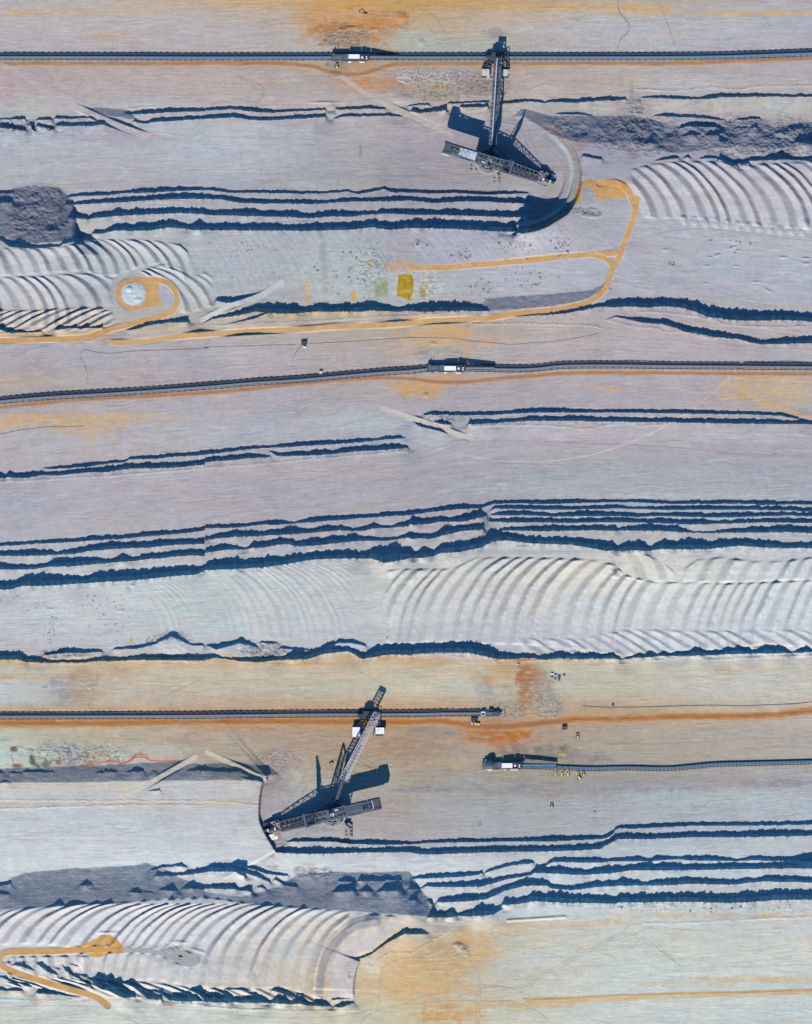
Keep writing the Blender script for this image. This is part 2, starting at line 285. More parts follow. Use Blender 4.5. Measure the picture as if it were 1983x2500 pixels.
def wall(spec, h, w, dec, side=1):
    sl, d, par, sg, L = pathdist(smooth_path(spec), dec * 3)
    s = d * sg * side
    Z[sl] += (h * np.clip((s + w) / w, 0, 1) * np.exp(-np.maximum(s, 0) / dec) * sstep(0, 20, par) * (1 - sstep(L - 6, L, par))).astype(np.float32)
wall("N 560,1310 500,1370 465,1470 452,1600 R 455,0 480,70 520,150 560,215 592,272", 9.0, 5.0, 60.0, 1)
wall("R 1500,825 1380,835 1250,870 1110,975 1010,1110 955,1280 945,1420", 5.5, 15.0, 45.0, -1)
wall("R 1240,1500 1235,1400 1250,1280 1292,1160", 6.0, 5.0, 40.0, -1)
def zat(x, y):
    i = np.clip(np.searchsorted(xs, x) - 1, 0, NX - 2); j = np.clip(np.searchsorted(ys, y) - 1, 0, NY - 2)
    fx = (x - xs[i]) / (xs[i + 1] - xs[i]); fy = (y - ys[j]) / (ys[j + 1] - ys[j])
    return (Z[j, i] * (1 - fx) + Z[j, i + 1] * fx) * (1 - fy) + (Z[j + 1, i] * (1 - fx) + Z[j + 1, i + 1] * fx) * fy

# spoil ridges left by the wheel: overlapping arcs
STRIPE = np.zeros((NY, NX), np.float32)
def ridges(poly, Rr, yc, sgn, sp, amp, seed, ex=1.0, alb=1.0, edge=22):
    p = P(poly); x, yt, yb = p[:, 0], p[:, 1], p[:, 2]
    i0, i1 = np.searchsorted(xs, [x[0], x[-1]]); 
    if x[0] < 5: i0 = np.searchsorted(xs, -300)
    if x[-1] > 1975: i1 = np.searchsorted(xs, 2300)
    j0, j1 = np.searchsorted(ys, [yt.min() - 5, yb.max() + 5])
    wx, wy = X[j0:j1, i0:i1].astype(float), Y[j0:j1, i0:i1].astype(float)
    YT = np.interp(wx, x, yt); YB = np.interp(wx, x, yb)
    m = sstep(YT - 2, YT + 5, wy) * (1 - sstep(YB - 4, YB + 4, wy))
    if x[0] > 5: m = m * sstep(x[0], x[0] + edge, wx + 14 * fbm(wx / 30, wy / 30, seed, 3))
    if x[-1] < 1975: m = m * (1 - sstep(x[-1] - edge, x[-1], wx + 14 * fbm(wx / 30, wy / 30, seed, 3)))
    dd = np.clip(yc - wy, -Rr * 0.5, Rr * 0.985)
    off = Rr - np.sqrt(Rr * Rr - dd * dd)
    ph = wx + sgn * off * ex + 5.0 * fbm(wx / 70, wy / 70, seed, 2) + 0.8 * fbm(wx / 14, wy / 14, seed + 1, 2)
    r = np.random.RandomState(seed)
    bd = np.cumsum(r.uniform(0.6, 1.4, 400) * sp) - 150 * sp + 900
    hh = r.uniform(0.45, 1.2, 400); hs2 = r.uniform(0, 6.28, 400)
    k = np.searchsorted(bd, ph.ravel()).reshape(ph.shape).clip(1, 399)
    u = (ph - bd[k - 1]) / (bd[k] - bd[k - 1])
    if sgn < 0: u = 1 - u
    prof = np.where(u < 0.57, 0.75 * (u / 0.57) + 0.25 * (u / 0.57) ** 2, 0.5 + 0.5 * np.cos(np.pi * (u - 0.57) / 0.43)); prof = np.where(u > .57, .6 * prof + .4 * (1 - (u - .57) / .43), prof)
    m = m * (0.95 + 0.25 * np.sin(wy / 60 + hs2[k]) * noise(wx / 45, wy / 45, seed + 4) + 0.25 * fbm(wx / 12, wy / 18, seed + 8, 3))
    Z[j0:j1, i0:i1] += (amp * hh[k] * prof * m).astype(np.float32)
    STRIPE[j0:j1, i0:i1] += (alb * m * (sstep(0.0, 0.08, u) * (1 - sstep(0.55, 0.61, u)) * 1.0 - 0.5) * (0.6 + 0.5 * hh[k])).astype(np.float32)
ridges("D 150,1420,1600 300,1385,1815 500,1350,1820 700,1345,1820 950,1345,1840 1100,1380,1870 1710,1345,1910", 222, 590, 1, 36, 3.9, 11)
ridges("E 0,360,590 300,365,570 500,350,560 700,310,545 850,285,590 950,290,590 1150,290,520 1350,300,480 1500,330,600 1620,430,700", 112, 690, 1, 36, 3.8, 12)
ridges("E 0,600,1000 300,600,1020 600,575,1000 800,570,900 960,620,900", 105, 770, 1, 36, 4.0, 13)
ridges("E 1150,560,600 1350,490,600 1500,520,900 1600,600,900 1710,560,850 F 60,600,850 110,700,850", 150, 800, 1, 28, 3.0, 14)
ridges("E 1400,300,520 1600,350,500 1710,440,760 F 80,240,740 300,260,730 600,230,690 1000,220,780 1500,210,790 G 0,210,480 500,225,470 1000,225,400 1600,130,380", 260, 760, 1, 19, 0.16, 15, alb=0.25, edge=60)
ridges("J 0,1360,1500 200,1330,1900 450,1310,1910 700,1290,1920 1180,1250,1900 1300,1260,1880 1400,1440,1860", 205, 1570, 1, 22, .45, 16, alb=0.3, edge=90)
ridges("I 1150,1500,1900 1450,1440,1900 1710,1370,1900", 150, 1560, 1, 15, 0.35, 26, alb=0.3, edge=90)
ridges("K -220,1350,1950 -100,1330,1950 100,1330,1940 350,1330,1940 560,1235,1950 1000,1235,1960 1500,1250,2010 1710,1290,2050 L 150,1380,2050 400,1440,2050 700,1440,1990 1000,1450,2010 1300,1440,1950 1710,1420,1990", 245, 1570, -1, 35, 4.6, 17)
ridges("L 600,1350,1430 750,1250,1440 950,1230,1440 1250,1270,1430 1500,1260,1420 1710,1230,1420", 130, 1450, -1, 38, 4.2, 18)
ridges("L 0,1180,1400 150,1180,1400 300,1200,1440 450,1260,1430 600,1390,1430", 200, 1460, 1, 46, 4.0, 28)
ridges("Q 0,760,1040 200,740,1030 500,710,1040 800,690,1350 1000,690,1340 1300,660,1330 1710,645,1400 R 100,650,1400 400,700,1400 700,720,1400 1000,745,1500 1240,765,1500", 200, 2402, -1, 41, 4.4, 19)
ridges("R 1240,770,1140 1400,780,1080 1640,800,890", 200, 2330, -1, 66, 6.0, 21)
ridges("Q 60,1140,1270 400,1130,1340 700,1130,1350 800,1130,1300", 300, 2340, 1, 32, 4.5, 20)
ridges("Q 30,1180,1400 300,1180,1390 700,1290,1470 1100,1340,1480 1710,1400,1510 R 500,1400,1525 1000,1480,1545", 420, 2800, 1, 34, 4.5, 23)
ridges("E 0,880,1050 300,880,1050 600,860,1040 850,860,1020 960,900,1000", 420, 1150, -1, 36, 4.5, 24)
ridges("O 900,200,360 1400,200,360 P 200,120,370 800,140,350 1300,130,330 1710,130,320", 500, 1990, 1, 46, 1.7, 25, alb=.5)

Z -= float(Z[NY // 2].mean())
# ------------------------------------------------------------------ roads and ramps: graded into the relief
def ramp(spec, wid, nodes=None):
    pth = smooth_path(spec, 5)
    sl, d, par, sg, L = pathdist(pth, wid * 2.2)
    seg = np.r_[0, np.cumsum(np.hypot(*np.diff(pth, axis=0).T))]
    t = np.linspace(0, L, 60)
    px = np.interp(t, seg, pth[:, 0]); py = np.interp(t, seg, pth[:, 1])
    z = zat(px, py)
    if nodes is None: zz = np.interp(t, [0, L], [z[0], z[-1]])
    else:
        k = max(3, int(60 * nodes / L)); kk = np.hanning(2 * k + 1); kk /= kk.sum()
        zz = np.convolve(np.pad(z, k, mode='edge'), kk, 'valid')
    tz = np.interp(par, t, zz)
    w = 1 - sstep(wid * 0.5, wid * 0.5 + 2.5, d)
    Z[sl] = (Z[sl] * (1 - w) + tz * w).astype(np.float32)
RAMPS = [("A -40,530 100,570 400,770 620,880 900,1010 1200,1120 1450,1160", 16), ("B 1150,640 1400,810 1710,955 C 180,1050 350,1120", 15),
 ("J 1480,-15 1710,60 K 200,130 520,245", 12), ("M 1050,1520 1180,1450 1640,1185", 13), ("N 20,1150 200,1230 500,1375", 12),
 ("F -20,960 200,850 450,760 650,640", 13)]
for a, b in RAMPS: ramp(a, b, nodes=75)
ROADS = [
 ("haul_road", "D -60,1530 80,1525 180,1600 225,1710 H 250,-60 215,120 120,380 60,520 G 1680,560 1645,680 1560,770 1450,825 1200,875 900,905 700,940 540,960", 13, 200, "tan"),
 ("haul_road", "G 10,525 300,522 500,505 700,490 1100,450 1500,412 1700,405 H 60,390", 13, 150, "tan"),
 ("haul_road", "G 1560,425 1650,455 1695,520 1690,590", 11, 60, "tan"),
 ("haul_road", "E 930,1152 1200,1140 1500,1098 1710,1082 F 400,1055 800,1040 1100,1015 1500,1002 1710,988 G 200,968 400,958 560,948", 13, 300, "tan"),
 ("haul_road", "E 1150,860 1050,840 990,760 1000,680 1080,635 1200,625 1320,628 1420,665 1470,740 1475,820 1430,890 1330,930 1100,990 850,1060 700,1108 400,1122 100,1132 -60,1136", 13, 120, "tan"),
 ("haul_road", "Q 950,1075 690,1082 400,1095 100,1100 20,1130 5,1190 60,1235 200,1290 500,1385 700,1440 830,1485 905,1540", 15, 200, "tan"),
]
for nm, a, b, k, c in ROADS: ramp(a, b, nodes=k)
PAD = "Q 1040,1085 1200,1085 1330,1105 1450,1130 1560,1150 1640,1180"
ramp(PAD, 13, nodes=70); ramp("Q 1420,1100 1500,1135 1600,1180", 34, nodes=70)

# rough heaps and weathering
ROUGH = np.zeros((NY, NX), np.float32)
def blobmask(cx, cy, rx, ry, ang=0, nz=0.35, seed=0, soft=0.25, sc=14.0):
    a = R_(ang); pad = max(rx, ry) * 1.6
    i0, i1 = np.searchsorted(xs, [cx - pad, cx + pad]); j0, j1 = np.searchsorted(ys, [cy - pad, cy + pad])
    wx, wy = X[j0:j1, i0:i1], Y[j0:j1, i0:i1]
    u = ((wx - cx) * math.cos(a) + (wy - cy) * math.sin(a)) / rx; v = (-(wx - cx) * math.sin(a) + (wy - cy) * math.cos(a)) / ry
    d = np.sqrt(u * u + v * v) + nz * fbm(wx / sc, wy / sc, seed, 4)
    return (slice(j0, j1), slice(i0, i1)), 1 - sstep(1 - soft, 1 + soft, d)
def T(t, x, y): return TILES[t][0] + x / 3.42, TILES[t][1] + y / 3.42
for (t, x, y, rx, ry, a) in [("D", 350, 1130, 90, 48, 0), ("D", 1100, 1150, 150, 50, 0), ("D", 100, 1120, 60, 45, 0), ("D", 1550, 1150, 60, 50, 0), ("C", 1350, 1080, 55, 30, 20), ("D", 250, 900, 16, 30, 0),
   ("A", 120, 1050, 50, 16, 0), ("A", 300, 1640, 62, 28, 0), ("E", 300, 120, 75, 50, 0), ("M", 500, 330, 60, 12, 0), ("N", 500, 300, 60, 18, 0), ("A", 450, 1050, 20, 12, 0), ("R", 900, 440, 50, 16, 0), ("G", 1500, 60, 35, 12, 10)]:
    cx, cy = T(t, x, y); sl, m = blobmask(cx, cy, rx, ry, a, seed=int(x)); ROUGH[sl] = np.maximum(ROUGH[sl], m)
gz = np.zeros_like(Z); gz[1:-1] = (ZSOFT[2:] - ZSOFT[:-2]) / ((ys[2:] - ys[:-2])[:, None] * S)
SOFTM = sstep(.12, .3, gz).astype(np.float32); del gz
ROUGH = np.maximum(ROUGH, SOFTM * .22)
Z += (ROUGH * (2.6 * fbm(X / 17, Y / 12, 41, 5) + 1.2 * np.abs(fbm(X / 5, Y / 5, 48, 3)))).astype(np.float32)
STR = np.clip(np.abs(STRIPE) * 2, 0, 1)
Z += (0.16 * fbm(X / 7, Y / 7, 43, 3) + 0.5 * fbm(X / 60, Y / 45, 44, 2)).astype(np.float32)
Z += (0.5 * CLIFF * fbm(X / 4, Y / 9, 45, 2)).astype(np.float32)
# small scrapes, hollows and heaps (each catches the sun on one side)
def mound(t, x, y, rx, ry, h, a=0):
    cx, cy = T(t, x, y); sl, m = blobmask(cx, cy, rx, ry, a, 0.25, int(x + y), 0.7, 6.0)
    Z[sl] += (h * m).astype(np.float32)
for q in [("B", 1215, 225, 14, 4, 1.6), ("B", 1150, 240, 10, 3, 1.2), ("B", 1640, 130, 14, 10, 1.6), ("B", 1090, 615, 12, 6, 1.2), ("B", 1660, 820, 22, 10, 2.0), ("B", 1000, 850, 30, 3, 1.6), ("B", 1060, 885, 8, 7, 2), ("B", 1060, 950, 9, 8, 2),
   ("G", 200, 1160, 6, 5, 1.6), ("G", 100, 1250, 10, 5, .8), ("G", 70, 320, 8, 8, 1.4), ("G", 140, 1590, 6, 5, 1.5), ("H", 490, 375, 6, 3, 1.2), ("H", 1050, 355, 10, 2.5, 1.3, -20), ("H", 1100, 380, 5, 2, 1), ("H", 920, 420, 8, 3, 1.4, -20), ("H", 860, 437, 6, 2, 1),
   ("H", 835, 510, 8, 3, 1.2), ("H", 1080, 510, 8, 2, 1), ("H", 825, 657, 8, 2, 1), ("H", 1245, 643, 10, 2, 1.1), ("H", 1340, 712, 10, 2.5, 1.1, 25), ("H", 1470, 437, 9, 3, 1.3), ("H", 1660, 445, 10, 3, 1.6), ("H", 1660, 490, 9, 3, 1.3), ("H", 70, 650, 6, 2, 1.2), ("H", 1670, 165, 11, 11, 2.4),
   ("S", 1260 - 830, 1060, 16, 8, 1.6, 30), ("S", 450, 1100, 14, 6, 1.4, 30), ("S", 400, 1040, 10, 4, 1.2), ("I", 420, 1665, 7, 3, 1.2), ("I", 1110, 1470, 5, 2.5, 1.2), ("I", 1000, 1680, 7, 3, 1), ("C", 100, 350, 7, 7, 1.2), ("B", 960, 375, 5, 3, 1.2), ("B", 1500, 370, 4, 4, 1),
   ("Q", 900, 1045, 5, 4, 1.2), ("Q", 1500, 1020, 16, 4, 1.6), ("Q", 900, 940, 22, 3, 1.6), ("Q", 1660, 1090, 16, 4, 1.5, 20), ("E", 1120, 720, 20, 20, 2.2), ("E", 1080, 700, 6, 5, 2), ("E", 1150, 790, 8, 5, 1.5), ("M", 1440, 240, 34, 20, 5.0), ("M", 560, 335, 28, 8, 2.5), ("M", 1290, 1335, 9, 8, 2), ("P", 70, 160, 5, 4, 1)]: mound(*q)
for k in range(26):
    x = 1010 + k * 19; mound("S", x - 1000 + 820 - 10, 838 - k * 1.2, 3.5, 3.5, 1.6)
for k in range(12): mound("H", 640 + k * 90, 125 + k * 9, 7, 9, 2.6)
# low graders' windrows along the haul roads and bench edges
def berm(spec, h=0.9, w=2.2, wob=1.5):
    pth = smooth_path(spec, 5); sl, d, par, sg, L = pathdist(pth, 10)
    s = d * sg + wob * n1(par / 7, 3) + 0.8 * n1(par / 2.5, 9)
    Z[sl] += (h * np.exp(-(s / w) ** 2) * (0.7 + 0.5 * n1(par / 5, 7))).astype(np.float32)
for s_ in ["F 100,1010 600,985 850,970 1300,945 1500,930 1710,925 G 400,895", "G 560,995 900,990 1300,1000 1500,1005 1620,1030", "H 0,965 200,1010 420,1035 470,1060 650,1065 850,1110 1000,1110 1250,1160", "H 250,895 550,905 900,960 960,990 1300,1020 1710,1010", "Q 0,1495 500,1505 700,1480", "Q 1200,1500 1700,1545 R 300,1575 800,1590 1280,1585",
   "P 0,375 400,380 700,355 900,375 1300,355 1710,340", "O 0,345 200,330 500,320 600,350 800,380 1200,385 1710,372", "N 200,340 300,390 600,385 850,380 950,340 1200,310 1300,370 1450,335 1710,345", "M 900,400 1150,375 1710,395", "T 290,860 700,855 1100,830 1710,805", "R 1290,1500 1340,1330 1380,1240 1480,1150 1560,1105 1710,1110", "S 0,1120 100,1060 200,1000 320,930",
   "A 1080,900 1300,880", "D 250,740 600,750 900,725 1100,740 1250,715 1710,710", "K 500,140 800,130 1200,135 1470,160 1700,120", "L 250,140 500,120", "K 900,1150 1000,1145", "I 0,605 800,560 1710,490 J 1000,405 1690,345", "M 0,1548 700,1552 1710,1555 N 470,1590", "M 0,1620 1000,1590 1710,1590", "E 0,1075 400,1060 850,1030", "O 700,380 720,400", "R 0,1560 500,1580"]: berm(s_)

# ------------------------------------------------------------------ flow lines: direction of the wheel tracks along each bench
GUIDES = [(-400, [(0, -400)]), (30, [(0, 30)]), (137, [(0, 136), (1000, 138), (1500, 137), (1750, 134), (1983, 128)]), (285, [(0, 300), (300, 285), (700, 283), (1000, 262), (1300, 245), (1983, 235)]),
 (465, [(0, 470), (600, 460), (1300, 470), (1983, 480)]), (780, [(0, 815), (300, 820), (500, 812), (1000, 780), (1300, 755), (1500, 760), (1700, 790), (1983, 835)]),
 (920, [(0, 980), (250, 960), (500, 940), (750, 915), (1000, 902), (1250, 905), (1400, 889), (1983, 892)]), (1080, [(0, 1160), (500, 1110), (1000, 1060), (1300, 1030), (1983, 1033)]),
 (1250, [(0, 1328), (500, 1285), (1000, 1248), (1200, 1222), (1983, 1224)]), (1605, [(0, 1612), (1983, 1600)]), (1743, [(0, 1745), (1983, 1743)]),
 (1880, [(0, 1905), (800, 1900), (1300, 1880), (1500, 1870), (1983, 1855)]), (2060, [(0, 2055), (1000, 2070), (1450, 2050), (1983, 2022)]), (2440, [(0, 2452), (1200, 2440), (1983, 2412)]), (3000, [(0, 3000)])]
GV = np.array([g[0] for g in GUIDES], float)
GY = np.array([np.interp(xs, [p[0] for p in g[1]], [p[1] for p in g[1]]) for g in GUIDES])
V = np.empty_like(X)
for i in range(NX): V[:, i] = np.interp(ys, GY[:, i], GV)
V += 0.5 * n1(X / 90, 3) + 1.3 * fbm(X / 300, V / 40, 61, 2)

# ------------------------------------------------------------------ what the ground is made of
def lin(c):
    c = np.asarray(c, float)
    return np.where(c <= 0.04045, c / 12.92, ((c + 0.055) / 1.055) ** 2.4)
def hx(s): return lin([int(s[i:i + 2], 16) / 255 for i in (0, 2, 4)])
TAB = """0 c4bcc0 cdb8a4 d2a875 c9b5a0 bdb3b8
60 c8bcbe c8bbbb cdb296 c8c0c4 c0bcc6
120 c0b8be c2b6ba b9b8b0 c4bcc2 beb8c2
160 c4b2b0 c3b1ae c0a692 c4b6b4 c0b6ba
210 c2b0b4 c4b6b6 b8aaa6 c6b8b6 c2b8bc
260 c0bac2 c8bcbc c2b4b4 c8bebc c8bebc
330 bcbfca c2c2ca b8aeb8 aaa6b6 aaa6b6
400 c0bcc6 c0bec6 aea6b0 b6b2be b8b4c0
450 bcb6c0 bab8c2 aaa2ac c4bec4 c4bec6
560 c4bec4 c0bec6 bcb8c4 bfbac4 c6c4cc
650 c2c0c8 bec2c8 b8b6c2 bcbac6 c2c2ce
720 c4c2ca c0c0c6 bcbac4 bcb8c4 bebcc8
800 c8bab4 c9b9ae c8b2a0 c2b4b4 c4bcc0
860 c0b8c0 beb8c2 c6b6b0 bfb3ba c4b8be
930 c4b4ae c0b2b8 c2b2b0 bdb2ba bfb4b6
980 c0b4b8 c0b6be bcb2ba bcb2bc c4b6b2
1060 cabdbe c2bec6 bebec8 c6bcc2 c4bcc4
1140 c6bcc4 c4bac0 bab4bc b8b4bc b6b2be
1220 c0bac6 c0b6be bab4be babac4 b8bac4
1330 c8c4cc c2bcc4 c4c0c8 c8c4c8 c6c6cc
1400 cacad0 c8ccce cecbc8 dad4cc d6d6d8
1500 cccbd0 c8ccce cecccf d2d0d4 d4d8dc
1580 c6c2ca c4c6cc c4c2cc c6c6d0 ccd0d6
1620 ccb8a0 d0bca4 ccb89e ccc2b2 ccc3b8
1680 ccc9c4 c8bcae ccc4b2 c4bcae cfc8bc
1740 c0a886 c6a286 ca9a70 c2a488 c8bcae
1780 c4bea8 c0aa96 b89c84 b4a294 beb0a8
1840 c8c6be b8a898 b4a294 b2a498 bcb0a8
1900 d4cabc ccc6c4 b4a898 a8a09c b4aeb2
1960 d0d1d5 c6c4ca b0a8a8 b0b0b8 bcc4cc
2050 d0d2d6 ccced4 b6aeb2 b4bac2 c0c6ce
2110 d8dade d8dade d2d4da c8ced4 c8ccd4
2200 ccc9ce d0cccf ccccd4 c6c8cc c8c6ca
2300 d2ced4 d0cdd2 d0b898 c8c6bc cccac2
2400 cccac8 ccc6c4 ccb28c c8ccca c8cbc8
2500 c8c8c0 c8c8c0 c8bfa8 c6c6c0 c4c6c2"""
rows = [l.split() for l in TAB.split("\n")]
ty = np.array([float(r[0]) for r in rows]); tc = np.array([[hx(c) for c in r[1:]] for r in rows])
colx = [0, 500, 1000, 1500, 1983]
cxs = np.clip(xs, 0, 1983)
tcx = np.array([[np.interp(cxs, colx, tc[k, :, ch]) for ch in range(3)] for k in range(len(ty))])   # rows,3,NX
C = np.empty((NY, NX, 3), np.float32)
wy_ = 22 * fbm(X / 120, Y / 30, 71, 3) * 0.4
jf = np.interp(np.clip(Y + wy_, 0, 2500), ty, np.arange(len(ty)))
j0_ = np.clip(jf.astype(int), 0, len(ty) - 2); f_ = (jf - j0_)[..., None]
ii_ = np.broadcast_to(np.arange(NX), (NY, NX))
C = (tcx[j0_, :, ii_] * (1 - f_) + tcx[j0_ + 1, :, ii_] * f_).astype(np.float32)
del jf, j0_, f_, wy_
lum = 1 + 0.10 * fbm(X / 75, V / 7, 72, 4) + 0.06 * fbm(X / 22, Y / 22, 73, 3)
C *= lum[..., None]
C *= np.interp(Y, [0, 100, 1300, 1400, 1600, 1700, 2000, 2100, 2500], [.97, .97, .93, 1.02, 1.04, 1.04, 1.02, 1.06, 1.16])[..., None].astype(np.float32)
pk = 0.08 * fbm(X / 110, V / 12, 74, 4)
C *= np.stack([1 + pk, 1 - 0.2 * pk, 1 - pk], -1)
C *= (1 + 0.15 * STRIPE)[..., None] * np.stack([1 + 0.01 * STRIPE, 1 + 0 * STRIPE, 1 - 0.012 * STRIPE], -1)  # sand stripes, with the ridges' lit and shaded flanks painted into them
STREAK = np.clip(1 - STR * 0.8 - CLIFF, 0.1, 1)        # how strongly wheel tracks show
TAN_C = hx("dcae74"); ORA = hx("d89a58"); BRN = hx("a88068"); OBR = hx("bf8050")
def mix(sl, m, c, a=1.0):
    m = (m * a)[..., None]; C[sl] = C[sl] * (1 - m) + np.asarray(c, np.float32) * m
def stroke(spec, wid, c, a=1.0, soft=1.5, wob=1.2, patchy=0.0, pre=None):
    pth = smooth_path(spec, 5); sl, d, par, sg, L = pathdist(pth, wid + soft * 2 + wob * 2 + 4)
    s = np.abs(d * sg + wob * fbm(X[sl] / 12, Y[sl] / 12, int(wid * 7 + pth[0, 1]), 3))
    m = 1 - sstep(wid / 2 - soft * .5, wid / 2 + soft, s)
    if patchy: m = m * np.clip(1 - patchy + patchy * 1.6 * (0.5 + fbm(X[sl] / 30, V[sl] / 5, int(pth[0, 0]) + 5, 3)), 0, 1)
    c = hx(c) if isinstance(c, str) else c
    mix(sl, m, c, a); return sl, m
TEXA = np.clip(0.80 + 1.0 * fbm(X / 34, V / 3.4, 81, 5) + 1.1 * fbm(X / 11, Y / 9, 82, 4), 0, 1.15).astype(np.float32)
def patch(t, x, y, rx, ry, c, a=1.0, ang=0, nz=0.6, soft=0.45, sc=14., seed=None):
    cx, cy = T(t, x, y); sl, m = blobmask(cx, cy, rx / 3.42, ry / 3.42, ang, nz, seed if seed is not None else int(x * 3 + y), soft, sc)
    if rx > 45 and nz > .25: m = np.clip(m * TEXA[sl], 0, 1)
    mix(sl, m, hx(c) if isinstance(c, str) else c, a)
# darker grey over graded slopes and heaps
mix((slice(None), slice(None)), ROUGH * np.clip(0.6 + 1.2 * fbm(X / 8, Y / 7, 75, 4), 0, 1), hx("807e90"), 0.7)
mix((slice(None), slice(None)), SOFTM * np.clip(0.75 + .5 * fbm(X / 9, Y / 9, 76, 4), 0, 1), hx("9a9caa"), 0.55)
for q in [("A", 300, 1640, 240, 100, "a096a2", .6), ("E", 300, 80, 290, 170, "a49aa6", .6), ("D", 700, 1100, 900, 120, "a6a2b2", .55), ("Q", 700, 600, 900, 110, "a8a6b2", .5), ("R", 700, 640, 900, 110, "a8a6b2", .5), ("M", 600, 1330, 900, 60, "a29ea8", .6), ("N", 300, 1290, 380, 70, "989688", .6), ("G", 1100, 820, 480, 50, "a8aab2", .4)]: patch(*q, nz=.2)
# orange patches of overburden on the benches
for q in [("A", 0, 108, 700, 22, "dcb07c", .7), ("A", 700, 80, 900, 18, "d8b48a", .6), ("A", 900, 300, 260, 40, "d2b08e", .6), ("B", 1180, 170, 400, 230, "d69a5c", .8), ("B", 1480, 250, 150, 170, "c88a50", .65), ("B", 1150, 230, 260, 70, "a86c3c", .5), ("B", 1640, 160, 60, 80, "c88040", .7), ("B", 700, 20, 700, 30, "d8ac74", .7), ("C", 100, 30, 900, 40, "d4a060", .7), ("C", 1300, 50, 600, 30, "d8ae70", .7),
   ("D", 300, 75, 260, 40, "dcb06c", .85), ("D", 1250, 105, 520, 26, "dcb478", .75), ("B", 1180, 320, 190, 70, "8e8a88", .8), ("B", 1120, 570, 110, 80, "7e7c80", .75), ("B", 1080, 610, 60, 30, "70707c", .6), ("B", 1290, 540, 130, 40, "d49a64", .8), ("B", 1420, 700, 340, 60, "d2935a", .75), ("B", 1650, 620, 60, 30, "c8ccd0", .6),
   ("B", 1650, 330, 140, 80, "b8bcb4", .6), ("C", 100, 340, 170, 110, "b8c0b8", .6), ("C", 500, 340, 320, 60, "b4b4ac", .5), ("C", 200, 180, 200, 80, "c8a888", .5), ("C", 700, 270, 90, 40, "7c7c90", .4), ("C", 100, 690, 260, 60, "c49870", .6), ("C", 250, 600, 300, 70, "a6a4a8", .6), ("C", 650, 720, 180, 70, "7c7078", .6), ("C", 450, 680, 160, 90, "96908a", .5), ("C", 230, 790, 110, 50, "9c9c78", .6),
   ("C", 960, 620, 110, 25, "d0bcb4", .5), ("C", 1120, 750, 140, 80, "d4c4bc", .6), ("C", 1180, 1060, 60, 40, "c89478", .6, 40), ("C", 800, 900, 70, 20, "c29a8a", .4),
   ("A", 300, 880, 180, 90, "c8c4bc", .6), ("A", 250, 1180, 280, 50, "c4ced4", .5), ("A", 900, 1130, 420, 60, "aa9cb0", .6), ("A", 1000, 1350, 420, 200, "bcb0b4", .4), ("A", 250, 1350, 320, 200, "c0c6ce", .4), ("A", 1200, 870, 300, 20, "ccd2d2", .5), ("A", 540, 1540, 60, 30, "c2c8a8", .6), ("A", 620, 1590, 90, 25, "c0c8bc", .6), ("A", 60, 700, 140, 160, "c0a8b0", .5),
   ("B", 300, 1100, 520, 60, "c0cacc", .5), ("B", 300, 1300, 420, 160, "c6ccd6", .45), ("B", 1350, 1300, 260, 300, "b8aeac", .5), ("B", 1480, 1450, 60, 90, "8e8694", .5), ("B", 960, 1080, 50, 100, "a09ca6", .5, -15), ("B", 1000, 1540, 300, 40, "c0c8c8", .5), ("B", 1300, 1250, 14, 60, "8a8090", .5),
   ("C", 500, 1300, 600, 200, "a8a0a8", .4),
   ("D", 280, 680, 130, 60, "c6baa4", .6), ("D", 205, 780, 20, 110, "a8a09a", .7), ("D", 600, 690, 320, 60, "ccd0d4", .45), ("D", 600, 880, 220, 50, "d0c6ba", .6), ("D", 950, 870, 80, 60, "c8ccc4", .6), ("D", 1450, 890, 130, 80, "c4cccc", .7), ("D", 1620, 890, 80, 60, "c4c2b4", .6), ("D", 860, 880, 30, 40, "b4ac98", .7), ("D", 1310, 850, 50, 30, "d6ceaa", .7), ("D", 100, 890, 50, 60, "b8a8a8", .6), ("D", 1100, 880, 60, 60, "c4b8b8", .5)]: patch(*q)
patch("C", 1180, 1150, 60, 120, "aca2b0", .5, -20, nz=.2); patch("C", 1420, 1210, 60, 50, "a08c8c", .7, nz=.2)
